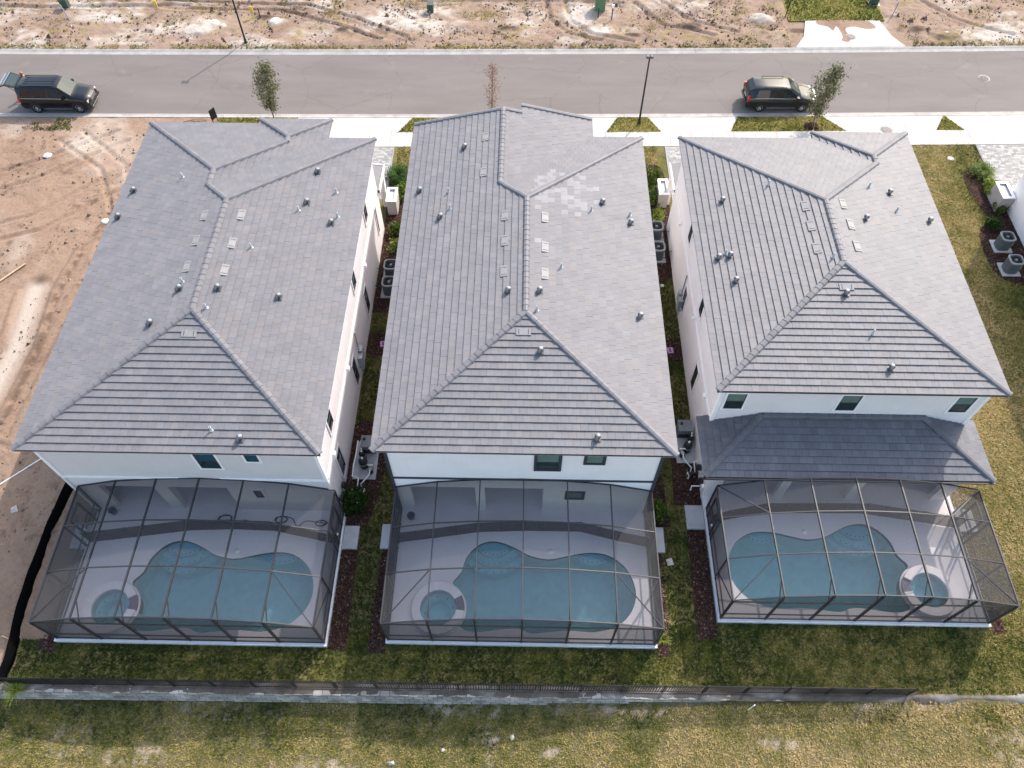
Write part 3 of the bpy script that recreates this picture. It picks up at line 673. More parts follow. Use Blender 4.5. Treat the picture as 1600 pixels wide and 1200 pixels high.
def house_roof_geo(h):
    if h == 1:
        xl, xr, yb, yM, xa, yA, xb, yB = -21.66, -8.48, 15.48, 35.85, -11.2, 37.05, -15.35, 37.5
    elif h == 2:
        xl, xr, yb, yM, xa, yA, xs_, yA2 = -6.31, 6.74, 15.71, 36.22, 3.94, 37.25, -.13, 37.9
    else:
        xl, xr, yb, yM, xb, yB = 8.9, 21.93, 19.05, 36.3, 16.55, 36.9
    xc, hw = (xl + xr) / 2, (xr - xl) / 2
    ap, rf = (xc, yb + hw), (xc, yM - hw)
    rz = lambda p, v: (*p, ZE + K * v)
    bl, br = (xl, yb), (xr, yb)
    caps = [(rz(bl, 0), rz(ap, hw)), (rz(br, 0), rz(ap, hw)), (rz(ap, hw), rz(rf, hw))]
    if h == 1:
        xA, ha = (xl + xa) / 2, (xa - xl) / 2; xB, hb = (xb + xa) / 2, (xa - xb) / 2
        j, Af, Bj, Bf = (xA, yM - ha), (xA, yA - ha), (xB, yA - hb), (xB, yB - hb)
        faces = [('B', yb, [bl, br, ap]), ('L', xl, [(xl, yA), bl, ap, rf, j, Af]), ('R', xr, [br, (xr, yM), rf, ap]), ('F', yM, [(xr, yM), (xa, yM), j, rf]),
                 ('R', xa, [(xa, yM), (xa, yB), Bf, Bj, Af, j]), ('F', yA, [(xb, yA), (xl, yA), Af, Bj]), ('L', xb, [(xb, yB), (xb, yA), Bj, Bf]), ('F', yB, [(xa, yB), (xb, yB), Bf])]
        caps += [(rz((xr, yM), 0), rz(rf, hw)), (rz(j, ha), rz(rf, hw)), (rz(j, ha), rz(Af, ha)), (rz((xl, yA), 0), rz(Af, ha)), (rz(Bj, hb), rz(Af, ha)), (rz(Bj, hb), rz(Bf, hb)), (rz((xb, yB), 0), rz(Bf, hb)), (rz((xa, yB), 0), rz(Bf, hb))]
        loop = [bl, br, (xr, yM), (xa, yM), (xa, yB), (xb, yB), (xb, yA), (xl, yA)]
    elif h == 2:
        xA, ha = (xl + xa) / 2, (xa - xl) / 2; j = (xA, yM - ha)
        faces = [('B', yb, [bl, br, ap]), ('L', xl, [(xl, yA), bl, ap, rf, j, (xA, yA)]), ('R', xr, [br, (xr, yM), rf, ap]), ('F', yM, [(xr, yM), (xa, yM), j, rf]),
                 ('R', xa, [(xa, yM), (xa, yA2), (xs_, yA2), (xs_, yA), (xA, yA), j])]
        zs = K * (xa - xs_) / K
        caps += [(rz((xr, yM), 0), rz(rf, hw)), (rz(j, ha), rz(rf, hw)), (rz(j, ha), rz((xA, yA), ha)), (rz((xl, yA - .08), 0), rz((xA, yA - .08), ha)), (rz((xs_, yA - .08), xa - xs_), rz((xA, yA - .08), ha)), (rz((xa, yA2 - .08), 0), rz((xs_, yA2 - .08), xa - xs_))]
        loop = [bl, br, (xr, yM), (xa, yM), (xa, yA2), (xs_, yA2), (xs_, yA), (xl, yA)]
    else:
        xB, hb = (xb + xr) / 2, (xr - xb) / 2; Bj, Bf = (xB, yM - hb), (xB, yB - hb)
        faces = [('B', yb, [bl, br, ap]), ('L', xl, [(xl, yM), bl, ap, rf]), ('R', xr, [br, (xr, yB), Bf, Bj, rf, ap]), ('F', yM, [(xb, yM), (xl, yM), rf, Bj]),
                 ('L', xb, [(xb, yB), (xb, yM), Bj, Bf]), ('F', yB, [(xr, yB), (xb, yB), Bf])]
        caps += [(rz((xl, yM), 0), rz(rf, hw)), (rz(Bj, hb), rz(rf, hw)), (rz(Bj, hb), rz(Bf, hb)), (rz((xb, yB), 0), rz(Bf, hb)), (rz((xr, yB), 0), rz(Bf, hb))]
        loop = [bl, br, (xr, yB), (xb, yB), (xb, yM), (xl, yM)]
    bodies = {1: [(-21.66,-8.48,15.48,35.85),(-21.66,-11.2,15.48,37.05),(-15.35,-11.2,15.48,37.5)], 2: [(-6.31,6.74,15.71,36.22),(-6.31,3.94,15.71,60)], 3: [(8.9,21.93,19.05,36.3),(16.55,21.93,19.05,36.9)]}[h]
    top = lambda x, y: ZE + K * max(min(x - a, b - x, y - c, d - y) for a, b, c, d in bodies)
    return faces, caps, loop, top, (xl, xr, yb, xc)
BIG = {1: [(-20.87,31.12),(-21.15,29.21),(-16.04,23.41),(-16.95,21.5),(-14.23,23.46),(-11.52,23.47),(-11.26,29.94),(-9.88,28.79),(-11.08,32.34),(-11.94,16.07)],
       2: [(-3.25,34.34),(-5.54,31.41),(-4.25,29.16),(-.62,23.56),(4.17,30.28),(5.61,29.14),(.85,23.55),(5.65,22.98),(.89,20.29),(3.35,16.38)],
       3: [(10.53,30.76),(19.36,31.28),(17.39,28.9),(21.2,29.66),(9.86,26.84),(10.41,26.87),(10.46,25.21),(15.26,23.87),(16.78,20.19)]}
SMALL = {1: [(-18.14,31.58),(-16.01,23.86),(-13.3,26.29),(-14.47,22.25),(-11.57,29.3),(-9.63,29.32),(-9.94,31.06),(-13.24,16.44)],
         2: [(-3.78,29.71),(-3.93,30.99),(3.56,29.56),(5.6,29.7),(1.91,25.27),(.73,22.38)], 3: [(18.23,31.46),(19.4,29.95),(14.99,25.91),(10.21,27.05),(16.22,21.88),(12.92,31.43)]}
FLAT = {1: [(-16.02,28.25),(-16.02,26.53),(-16.03,24.81),(-14.18,28.32),(-14.21,26.37),(-14.19,24.62),(-14.97,20.87)],
        2: [(-.88,28.58),(-.84,26.85),(-.83,24.84),(1.12,28.44),(1.11,26.42),(1.1,24.68),(-2.1,34.95),(-2.1,32.09),(.13,21.23)],
        3: [(14.4,29.53),(14.42,28.13),(14.41,26.61),(16.31,29.68),(16.39,28.25),(16.37,26.76),(15.34,24.23)]}
HLAB = {1: ('two storey white house with grey tiled hip roof beside the bare dirt lot', 'stucco_grey', 'trim_white'),
        2: ('middle house of the three, black band across its white back wall', 'stucco_white', 'trim_dark'),
        3: ('two storey house with a lower slate roof over its back porch', 'stucco_cream', 'trim_white')}
def light2(p):
    x, y = p.x, p.y
    if not (.6 < x < 5.2 and 26.5 < y < 33.0): return False
    d = max(0, 1 - math.hypot((x - 2.3) / 2.6, (y - 30.6) / 2.4)); return random.random() < .85 * d + (.2 if x < 1.6 and y < 31 else 0)
HOUSE = {}
for h in (1, 2, 3):
    faces, caps, loop, top, (xl, xr, yb, xc) = house_roof_geo(h)
    label, wm, tm = HLAB[h]
    H = empty('house'); tag(H, label, 'house', 'three houses in a row'); HOUSE[h] = H
    roof = build_roof(H, faces, caps, ZE, K, M['tile'], M['cap'], light=light2 if h == 2 else None)
    eave_trim(H, loop, ZE, .4)
    for x, y in BIG[h]: vent_big(roof, x, y, top)
    for x, y in SMALL[h]: vent_pipe(roof, x, y, top)
    for x, y in FLAT[h]:
        side = 'L' if x < xc - .6 else 'R' if x > xc + .6 else 'B'
        ref = {'L': xl, 'R': xr, 'B': yb}[side]
        vent_flat(roof, x, y, side, ref)
    wl, wr, wb = xl + .40, xr - .40, yb + .40; wf = {1: 35.45, 2: 35.8, 3: 35.9}[h]
    Wm, Tm = M[wm], M[tm]
    B1 = 3.62                                        # level of the band between the storeys
    zt = ZE - .166
    # upper storey shell (and front wing)
    up = MB(); th = .2
    up.box(wl, wr, wb, wb + th, B1, zt); up.box(wl, wl + th, wb + th, wf, B1, zt); up.box(wr - th, wr, wb + th, wf, B1, zt); up.box(wl, wr, wf, wf + th, B1, zt)
    if h in (1, 2):
        fx = -11.6 if h == 1 else 3.54; fy = 36.65
        up.box(wl, fx, fy, fy + th, 0, zt); up.box(wl, wl + th, wf + th, fy, 0, zt); up.box(fx - th, fx, wf + th, fy, 0, zt)
    up.build('upper_wall', Wm, H)
    # lower storey side walls
    ls = MB(); lb = wb if h != 3 else 17.05
    ls.box(wl, wl + th, lb, wf + th, 0, B1); ls.box(wr - th, wr, lb, wf + th, 0, B1); ls.box(wl + th, wr - th, wf, wf + th, 0, B1)
    ls.build('lower_wall', Wm, H)
    if h != 3:
        # back wall with the covered lanai: piers, header, recess
        x0 = xc - 15.05 * 0
        op = {1: [(-19.98, -17.36), (-16.70, -13.86)], 2: [(-5.15, -2.06), (-1.61, 1.2)]}[h]
        bw = MB(); bw.box(wl + th, wr - th, wb, wb + th, 2.72, B1)
        bw.box(wl + th, op[0][0], wb, wb + th, .25, 2.72); bw.box(op[0][1], op[1][0], wb, wb + th + .15, .25, 2.72); bw.box(op[1][1], wr - th, wb, wb + th, .25, 2.72)
        bw.build('back_wall', Wm, H)
        rc = MB(); yr = wb + 3.3
        rc.box(wl + th, op[1][1] + .2, yr, yr + .2, .25, 2.9); rc.box(op[1][1], op[1][1] + .2, wb + th, yr, .25, 2.9); rc.box(wl + th, op[1][1], wb + th, yr, 2.74, 2.9)
        rc.build('lanai_wall', Wm, H)
        fl = MB(); fl.box(wl + th, op[1][1], wb - .02, yr, .0, .246); fl.build('lanai_floor', M['deck'], H)
        dr = MB()
        dx0 = op[0][0] + 1.0; dr.box(dx0, dx0 + 4.2, yr - .05, yr - .003, .26, 2.5); d = dr.build('sliding_door', M['trim_dark'], H)
        for i in range(3): MB().box(dx0 + .06 + i * 1.4, dx0 + 1.34 + i * 1.4, yr - .06, yr - .051, .34, 2.42).build('pane', M['glass'], d)
        # band and corner boards
        bd = MB(); bd.box(wl - .04, wr + .04, wb - .045, wb, B1 - .02, B1 + .12); bd.build('band_course', Tm, H)
        for sx in (wl, wr): MB().box(sx - .05 if sx == wl else sx - .10, sx + .10 if sx == wl else sx + .05, wb - .055, wb + .12, B1 + .12, zt).build('corner_board', Tm, H)
        for sx in (wl, wr): MB().box(sx - .05 if sx == wl else sx - .10, sx + .10 if sx == wl else sx + .05, wb - .055, wb + .12, .25, B1 - .02).build('corner_board', Tm if h == 2 else Wm, H)
    else:
        pw = MB(); pw.box(wl + th, wr - th, wb, wb + th, .25, B1); pw.box(wl + th, 13.2, 17.05, 17.25, 2.75, B1); pw.box(13.2, wr - th, 17.05, 17.25, 2.75, B1)
        for a, b in ((wl + th, wl + .75), (12.9, 13.35), (16.5, 16.95), (wr - .75, wr - th)): pw.box(a, b, 17.05, 17.3, .25, 2.75)
        pw.box(wl + th, wr - th, 17.25, wb, 2.95, 3.0)
        pw.build('porch_wall', Wm, H)
        dr = MB(); dr.box(12.0, 16.2, wb - .05, wb - .003, .26, 2.6); d = dr.build('sliding_door', M['trim_dark'], H)
        for i in range(3): MB().box(12.06 + i * 1.4, 13.34 + i * 1.4, wb - .06, wb - .051, .34, 2.5).build('pane', M['glass'], d)
        for sx in (wl, wr): MB().box(sx - .05 if sx == wl else sx - .12, sx + .12 if sx == wl else sx + .05, wb - .055, wb + .12, B1, zt).build('corner_board', Tm, H)
    for sx, s in ((wl, -1), (wr, 1)):
        a, b = sorted((sx, sx + s * .06)); MB().box(a, b, wb + .125 if h != 3 else wb + .2, wf, B1 - .02, B1 + .14).build('band_course', Tm if h != 2 else M['trim_dark'], H)
        for yy in (wb + 1.3, wb + 6.2, wb + 13.2):
            a, b = sorted((sx + s * .06, sx + s * .20)); MB().box(a, b, yy, yy + .2, B1 - .02, B1 + .2).build('wall_vent', M['trim_white'], H)
    # windows
    if h == 1:
        window(H, 'y', wb, -14.33, -13.4, 4.78, 6.15, -1, 'trim_white', glassm='glass_teal'); window(H, 'y', wb, -12.08, -11.5, 5.5, 6.2, -1, 'trim_white', glassm='glass_teal')
        window(H, 'y', wb, -12.66, -12.26, 1.75, 2.55, -1, 'stucco_grey')
        for a, z0, z1 in ((31.5, 4.55, 5.68), (26.5, 4.5, 5.7), (17.95, 4.4, 5.75), (27.95, .8, 2.65), (23.0, .75, 2.7), (17.5, .8, 2.8)): window(H, 'x', wr, a, a + .72, z0, z1, 1, 'stucco_grey')
        window(H, 'x', wr, 34.0, 34.25, 1.3, 3.3, 1, 'stucco_grey')
        for a in (20, 26, 31): window(H, 'x', wl, a, a + .8, 4.5, 5.8, -1, 'trim_white')
    if h == 2:
        window(H, 'y', wb, .78, 1.82, 4.72, 6.15, -1, 'trim_dark', blind=True); window(H, 'y', wb, 2.98, 3.76, 5.4, 6.2, -1, 'trim_dark', glassm='blind')
        window(H, 'y', wb, 2.35, 3.1, 1.75, 2.4, -1, 'trim_dark', glassm='blind')
        for a in (20, 26, 31): window(H, 'x', wl, a, a + .8, 4.5, 5.8, -1, 'trim_dark'); window(H, 'x', wr, a, a + .8, 4.5, 5.8, 1, 'trim_dark')
    if h == 3:
        for a, b in ((9.62, 10.5), (14.9, 15.8), (20.2, 21.05)): window(H, 'y', wb, a, b, 4.86, 6.15, -1, 'trim_white', blind=True)
        for a, z0, z1 in ((28.1, 1.2, 2.9), (22.8, 1.1, 2.9), (30.2, 4.6, 5.8), (25, 4.6, 5.8)): window(H, 'x', wl, a, a + .62, z0, z1, -1, 'stucco_cream')
        for a in (22, 27, 32): window(H, 'x', wr, a, a + .8, 4.5, 5.8, 1, 'trim_white')
# lower porch roof of the right-hand house
H3 = HOUSE[3]; LZ, LK = 3.52, .30; lx0, lx1, ly = 8.70, 22.15, 16.5; lt = 19.45; hr = lt - ly
pf = [('B', ly, [(lx0, ly), (lx1, ly), (lx1 - hr, lt), (lx0 + hr, lt)]), ('L', lx0, [(lx0, lt + .3), (lx0, ly), (lx0 + hr, lt), (9.29, lt), (9.29, lt + .3)]), ('R', lx1, [(lx1, ly), (lx1, lt + .3), (21.54, lt + .3), (21.54, lt), (lx1 - hr, lt)])]
pc = [((lx0, ly, LZ), (lx0 + hr - .1, lt - .1, LZ + LK * hr)), ((lx1, ly, LZ), (lx1 - hr + .1, lt - .1, LZ + LK * hr)), ((lx0 + hr, lt - .08, LZ + LK * hr), (lx1 - hr, lt - .08, LZ + LK * hr))]
build_roof(H3, pf, pc, LZ, LK, M['tile_slate'], M['tile_slate'], individual=300)
lp = [(lx0, ly), (lx1, ly), (lx1, lt + .3), (21.56, lt + .3), (21.56, 17.3), (9.27, 17.3), (9.27, lt + .3), (lx0, lt + .3)]
eave_trim(H3, lp, LZ, .4)
for a, b in (((lx0 - .05, ly - .08), (lx1 + .05, ly - .08)),):
    MB().beam((*a, LZ - .06), (*b, LZ - .06), .12, .10).build('gutter', M['bronze'], H3)
# front porch bits seen past the roofs
def porch(H, x0, x1, y0, y1, z, s, tm):
    r = MB(); r.add([(x0, y0, z + .35), (x1, y0, z + .05), (x1, y1, z - .05), (x0, y1, z + .25)], [(0, 1, 2, 3)]); r.add([(x0, y0, z + .27), (x1, y0, z - .03), (x1, y1, z - .13), (x0, y1, z + .17)], [(3, 2, 1, 0)])
    r.build('porch_roof', M['tile'], H)
    MB().beam((x0, y1, z + .16), (x1, y1, z - .1), .06, .2).build('fascia', M['trim_white'], H); MB().beam((x0, y0 + .0, z + .28), (x1, y0 + .0, z + .0), .05, .2).build('fascia', M['fascia'], H)
    e = x1 if s > 0 else x0
    MB().beam((x1, y0, z), (x1, y1, z - .12), .07, .24).build('fascia', M['trim_white'], H)
    for yy in (y1 - .25,): MB().box(x1 - .4, x1 - .1, yy - .15, yy + .15, 0, z - .1).build('column', M['stucco_grey'], H)
porch(HOUSE[1], -11.4, -8.75, 35.68, 38.1, 3.2, 1, 'trim_white')
def mporch(H, x0, x1, y0, y1, z):
    r = MB(); r.add([(x0, y0, z + .05), (x1, y0, z + .35), (x1, y1, z + .25), (x0, y1, z - .05)], [(0, 1, 2, 3)]); r.build('porch_roof', M['tile'], H)
    MB().beam((x0, y0, z - .05), (x0, y1, z - .15), .07, .22).build('fascia', M['trim_white'], H); MB().beam((x0, y0, z - .05), (x1, y0, z + .25), .05, .2).build('fascia', M['fascia'], H)
    MB().box(x0 + .1, x0 + .4, y1 - .4, y1 - .1, 0, z - .1).build('column', M['stucco_cream'], H)
mporch(HOUSE[3], 9.25, 11.8, 36.12, 38.6, 3.2)
# meter boxes and conduit on side walls
def meters(H, x, y, s):
    for dy, z0, z1, d in ((0, 1.15, 1.9, .22), (-.42, .85, 1.75, .26)):
        a, b = sorted((x, x + s * d)); o = MB().box(a, b, y + dy, y + dy + .36, z0, z1).build('meter_box', M['meter'], H)
        MB().box(a - .01, b + .01, y + dy - .01, y + dy + .37, z1, z1 + .015).build('lid', M['steel'], o)
    MB().tube([(x + s * .06, y + .1, 1.9), (x + s * .06, y + .1, 3.4)], .035, 6).tube([(x + s * .06, y - .2, .1), (x + s * .06, y - .2, .9)], .035, 6).build('conduit', M['meter'], H)
meters(HOUSE[1], -8.88, 24.6, 1); meters(HOUSE[3], 9.3, 28.95, -1)
# neighbouring house at the right edge
NH = empty('house', (0, 0, 0)); tag(NH, 'white house wall at the right edge beside two condensers', 'house')
nx0, nx1, ny0, ny1 = 31.78, 44.0, 15.4, 38.75
w_ = MB(); w_.box(nx0, nx0 + .2, ny0, ny1, 0, ZE - .17); w_.box(nx1 - .2, nx1, ny0, ny1, 0, ZE - .17); w_.box(nx0 + .2, nx1 - .2, ny0, ny0 + .2, 0, ZE - .17); w_.box(nx0 + .2, nx1 - .2, ny1 - .2, ny1, 0, ZE - .17)
w_.build('wall', M['stucco_white'], NH)
l_, r_, b_, f_ = nx0 - .4, nx1 + .4, ny0 - .4, ny1 + .2; c_ = (l_ + r_) / 2; hw_ = (r_ - l_) / 2; zr_ = ZE + K * hw_
nr = MB(); nr.add([(l_, b_, ZE), (r_, b_, ZE), (r_, f_, ZE), (l_, f_, ZE), (c_, b_ + hw_, zr_), (c_, f_ - hw_, zr_)], [(0, 1, 4), (1, 2, 5, 4), (2, 3, 5), (3, 0, 4, 5), (0, 3, 2, 1)]); nr.build('roof', M['tile'], NH)
eave_trim(NH, [(l_, b_), (r_, b_), (r_, f_), (l_, f_)], ZE, .4)
window(NH, 'x', nx0, 24, 24.8, 4.5, 5.8, -1, 'trim_white'); window(NH, 'x', nx0, 31, 31.8, 4.5, 5.8, -1, 'trim_white')

# ------------------------------------------------------------------ pools, decks and screen cages
POOL = [(-3.04,12.30),(-2.67,12.82),(-2.49,13.49),(-2.15,13.99),(-1.73,14.31),(-1.22,14.43),(-.63,14.33),(.0,14.05),(.64,13.72),(1.51,13.56),(2.35,13.72),(2.96,13.86),(3.69,13.93),(4.41,13.81),(5.10,13.33),(5.49,12.67),(5.62,11.95),(5.47,11.3),(5.09,10.74),(4.5,10.33),(3.54,10.10),(2.44,10.16),(1.48,10.07),(.7,10.0),(.1,10.2),(-.6,10.17),(-1.56,10.03),(-2.25,10.06),(-2.62,10.3),(-2.62,10.75),(-2.6,11.3),(-2.66,11.85)]
SPA = (-3.63, 11.05)
def pool_set(h, fx, name_label, spa_label):
    """fx maps the middle pool's plan to this lot (mirrored for the right-hand house)"""
    d = DECKS[h]; zd = .25
    out = spline([fx(*p) for p in POOL], 3)
    if area2(out) < 0: out = out[::-1]
    sc = fx(*SPA); n = 40
    circ = lambda r, c=sc, n=n: [(c[0] + r * math.cos(2*math.pi*k/n), c[1] + r * math.sin(2*math.pi*k/n)) for k in range(n)]
    dk = holes_sheet('pool_deck', [rect(d), out[::-1], circ(.84)[::-1]], zd, M['deck'], skirt=.3); tag(dk, kind='structure')
    e = MB(); e.box(d[0] - .08, d[1] + .08, d[2] - .10, d[2] - .002, -.1, zd - .02); e.box(d[0] - .08, d[0] - .002, d[2], d[3] - .3, -.1, zd - .02); e.box(d[1] + .002, d[1] + .08, d[2], d[3] - .3, -.1, zd - .02)
    e.build('deck_edge', M['slabside'], dk)
    P = empty('swimming_pool', (0, 0, 0)); tag(P, name_label, 'pool', 'freeform pools under the screen cages')
    nn = len(out); b = MB(); zb = -1.25
    b.add([(x, y, zd - .001) for x, y in out] + [(x, y, zb + .25) for x, y in out], [(i, i + nn, (i + 1) % nn + nn, (i + 1) % nn) for i in range(nn)], True)
    cx, cy = sum(p[0] for p in out) / nn, sum(p[1] for p in out) / nn
    inn = [(cx + (x - cx) * .9, cy + (y - cy) * .88) for x, y in out]
    b.add([(x, y, zb + .25) for x, y in out] + [(x, y, zb) for x, y in inn], [(i, i + nn, (i + 1) % nn + nn, (i + 1) % nn) for i in range(nn)], True)
    b.poly([(x, y, zb) for x, y in inn]); b.build('basin', M['plaster'], P)
    tb = MB(); o2 = [(cx + (x - cx) * .9985, cy + (y - cy) * .9985) for x, y in out]
    tb.add([(x, y, zd - .02) for x, y in o2] + [(x, y, zd - .2) for x, y in o2], [(i, i + nn, (i + 1) % nn + nn, (i + 1) % nn) for i in range(nn)], True); tb.build('waterline_tile', M['pool_tile'], P)
    for (sx, sy), rs in (((-1.15, 14.75), ((1.75, -.5), (1.4, -.28), (1.0, -.05))), ((3.72, 14.62), ((1.15, -.15),))):
        c0 = fx(sx, sy)
        for r, z in rs:
            pl = clip_convex(out, circ(r, c0, 48))
            if len(pl) < 3: continue
            gx, gy = sum(p[0] for p in pl) / len(pl), sum(p[1] for p in pl) / len(pl); pl = [(gx + (x - gx) * .992, gy + (y - gy) * .992) for x, y in pl]
            st = MB().prism(pl, zb, z).build('step', M['plaster_step'], P)
            for q in range(7):                      # dark marker tiles on the step's edge
                a = math.atan2(gy - c0[1], gx - c0[0]) + (q - 3) * .22
                x, y = c0[0] + (r - .1) * math.cos(a), c0[1] + (r - .1) * math.sin(a)
                if inpoly(np.array([x]), np.array([y]), pl)[0]: MB().box(x - .024, x + .024, y - .024, y + .024, z, z + .006).build('marker_tile', M['pool_tile'], st)
    wt = MB(); w2 = [(cx + (x - cx) * .999, cy + (y - cy) * .999) for x, y in out]
    wt.poly([(x, y, .15) for x, y in w2]); wt.build('water', M['water'], P)
    # raised spa
    Sp = empty('spa', (0, 0, 0)); tag(Sp, spa_label, 'spa', 'round spas at the pool corners')
    zs = .50; s0 = 1 if fx(1, 0)[0] > fx(0, 0)[0] else -1
    ring = MB(); gap = 5; segs = 60
    a_of = lambda k: (k / segs * 2 * math.pi) if s0 > 0 else math.pi - k / segs * 2 * math.pi
    for k in range(segs):
        sp_ = 0 <= k < gap or k >= segs - 1
        top_ = zs if not sp_ else zs - .10
        a0, a1 = a_of(k), a_of(k + 1); ro, ri = 1.22, .84
        v = []
        for a in (a0, a1):
            ca, sa = math.cos(a), math.sin(a); v += [(sc[0] + ro*ca, sc[1] + ro*sa, -.3), (sc[0] + ro*ca, sc[1] + ro*sa, top_), (sc[0] + ri*ca, sc[1] + ri*sa, top_), (sc[0] + ri*ca, sc[1] + ri*sa, -.5)]
        f = [(0, 4, 5, 1), (1, 5, 6, 2), (2, 6, 7, 3)]
        if k in (0, gap): f.append((0, 1, 2, 3))
        if k in (gap - 1, segs - 2): f.append((4, 5, 6, 7))
        ring.add(v, f, mi=1 if sp_ else 0)
    ring.build('rim', [M['deck'], M['pool_tile']], Sp)
    lower = MB(); lower.lathe([(1.30, .252), (1.30, .29), (1.21, .29)], (*sc, 0), 48); lower.build('foot_ring', M['deck'], Sp)
    sb = MB(); sb.poly([(x, y, -.45) for x, y in circ(.835)]); sb.build('floor', M['plaster'], Sp)
    bn = MB(); bn.lathe([(.835, .02), (.50, .02), (.50, -.449)], (*sc, 0), 40); bn.build('bench', M['plaster_step'], Sp)
    for q in range(8):
        a = q * math.pi / 4 + .2; x, y = sc[0] + .66 * math.cos(a), sc[1] + .66 * math.sin(a); MB().lathe([(.03, .022), (.001, .03)], (x, y, 0), 8).build('jet', M['pool_tile'], Sp)
    MB().poly([(x, y, .385) for x, y in circ(.836)]).build('water', M['water'], Sp)
    # skimmer lid on the deck
    lx, ly_ = fx(1.62, 13.95); lid = MB(); lid.lathe([(.13, 0), (.13, .012), (.001, .014)], (0, 0, 0), 16); o = lid.build('skimmer_lid', M['trim_white'], P); o.location = (lx, ly_, zd + .001)
IDN = lambda x, y: (x, y)
pool_set(1, lambda x, y: (x - 15.22, y - .25), 'teal freeform pool of the house beside the dirt lot', 'raised round spa of the house beside the dirt lot')
pool_set(2, IDN, 'teal freeform pool behind the middle house', 'raised round spa behind the middle house')
pool_set(3, lambda x, y: (.38 - x + 15.38, y + 1.25), 'freeform pool behind the house with the slate porch roof', 'raised round spa behind the house with the slate porch roof')

def cage(h, label, doors):
    x0, x1, yfr, ybk = {1: (-20.92, -8.70, 9.40, 15.83), 2: (-5.82, 6.32, 9.60, 16.06), 3: (9.44, 21.78, 10.86, 16.38)}[h]
    zs = [2.72, 3.34, 3.64, 3.74, 3.64, 3.34, 2.72] if h != 3 else [2.80, 3.42, 3.72, 3.84, 3.74, 3.42, 2.80]
    zd = .27; xs_ = [x0 + (x1 - x0) * i / 6 for i in range(7)]; ys = [yfr, yfr + (ybk - yfr) * .345, yfr + (ybk - yfr) * .68, ybk]
    if h == 3: ys[2] = yfr + (ybk - yfr) * .70
    Cg = empty('pool_cage', ((x0 + x1) / 2, (yfr + ybk) / 2, zd)); tag(Cg, label, 'pool enclosure', 'screened pool cages')
    off = Vector(((x0 + x1) / 2, (yfr + ybk) / 2, zd))
    def bm(name, a, b, wd, ht, up=(0, 0, 1)):
        m = MB().beam(Vector(a) - off, Vector(b) - off, wd, ht, up); return m.build(name, M['bronze'], Cg)
    def pane(pts): MB().poly([Vector(p) - off for p in pts]).build('screen_panel', M['screen'], Cg)
    EZ = 2.66
    for i in range(7):
        bm('rafter', (xs_[i], yfr, zs[i]), (xs_[i], ybk, zs[i]), .055, .125)
        bm('upright', (xs_[i], yfr, zd), (xs_[i], yfr, zs[i] - .08), .075, .10, (0, 1, 0))
        if 0 < i < 6: bm('knee_brace', (xs_[i], yfr + .75, zs[i] - .1), (xs_[i], yfr + .06, zs[i] - .85), .04, .05)
    for i in range(6):
        for j in range(4):
            bm('purlin', (xs_[i], ys[j], zs[i] + .02), (xs_[i + 1], ys[j], zs[i + 1] + .02), .048, .055)
        for j in range(3):
            a, b = xs_[i] + .034, xs_[i + 1] - .034; za, zb = zs[i] + .03, zs[i + 1] + .03; c, e = ys[j] + .03, ys[j + 1] - .03
            pane([(a, c, za), (b, c, zb), (b, e, zb), (a, e, za)])
        a, b = xs_[i], xs_[i + 1]
        for z in (.30, .95, EZ): bm('rail', (a, yfr, z), (b, yfr, z), .05, .06)
        pane([(a + .04, yfr, .33), (b - .04, yfr, .33), (b - .04, yfr, .92), (a + .04, yfr, .92)])
        pane([(a + .04, yfr, .98), (b - .04, yfr, .98), (b - .04, yfr, EZ - .03), (a + .04, yfr, EZ - .03)])
        if min(zs[i], zs[i + 1]) < EZ + .2: pane([(a + .04, yfr, EZ + .03), (b - .04, yfr, EZ + .03), (b - .04 if i == 0 else a + .04, yfr, max(zs[i], zs[i + 1]) - .05)])
        else: pane([(a + .04, yfr, EZ + .03), (b - .04, yfr, EZ + .03), (b - .04, yfr, zs[i + 1] - .05), (a + .04, yfr, zs[i] - .05)])
    for sx, i in ((x0, 0), (x1, 6)):
        for j in range(1, 4): bm('upright', (sx, ys[j] - (.04 if j == 3 else 0), zd), (sx, ys[j] - (.04 if j == 3 else 0), zs[i] - .08), .075, .08, (0, 1, 0))
        for j in range(3):
            c, e = ys[j], ys[j + 1]
            for z in (.30, .95): bm('rail', (sx, c, z), (sx, e, z), .05, .06)
            pane([(sx, c + .05, .33), (sx, e - .05, .33), (sx, e - .05, .92), (sx, c + .05, .92)]); pane([(sx, c + .05, .98), (sx, e - .05, .98), (sx, e - .05, zs[i] - .1), (sx, c + .05, zs[i] - .1)])
        s = 1 if i == 0 else -1; k = 1 if i == 0 else 5
        bm('diagonal_brace', (sx, ys[0], zs[i] + .03), (xs_[k], ys[1], zs[k] + .03), .045, .05)
        if h == 3: bm('diagonal_brace', (sx, ys[3], zs[i] + .03), (xs_[k], ys[2], zs[k] + .03), .045, .05)
        bm('diagonal_brace', (sx + s * .01, ys[0], 2.6), (sx + s * .01, ys[1], 1.0), .035, .045)
        # door in the side wall by the step pad
        dy0, dy1 = doors; D = MB()
        for a, b in (((sx, dy0, zd), (sx, dy0, 2.35)), ((sx, dy1, zd), (sx, dy1, 2.35)), ((sx, dy0, 2.33), (sx, dy1, 2.33)), ((sx, dy0, 1.25), (sx, dy1, 1.25))): D.beam(Vector(a) - off, Vector(b) - off, .09, .07, (0, 1, 0) if a[1] == b[1] else (0, 0, 1))
        d = D.build('door_frame', M['bronze'], Cg); MB().box(sx - off.x - .07, sx - off.x + .07, dy0 + .08 - off.y, dy0 + .16 - off.y, 1.0 - zd, 1.12 - zd).build('handle', M['trim_white'], d)
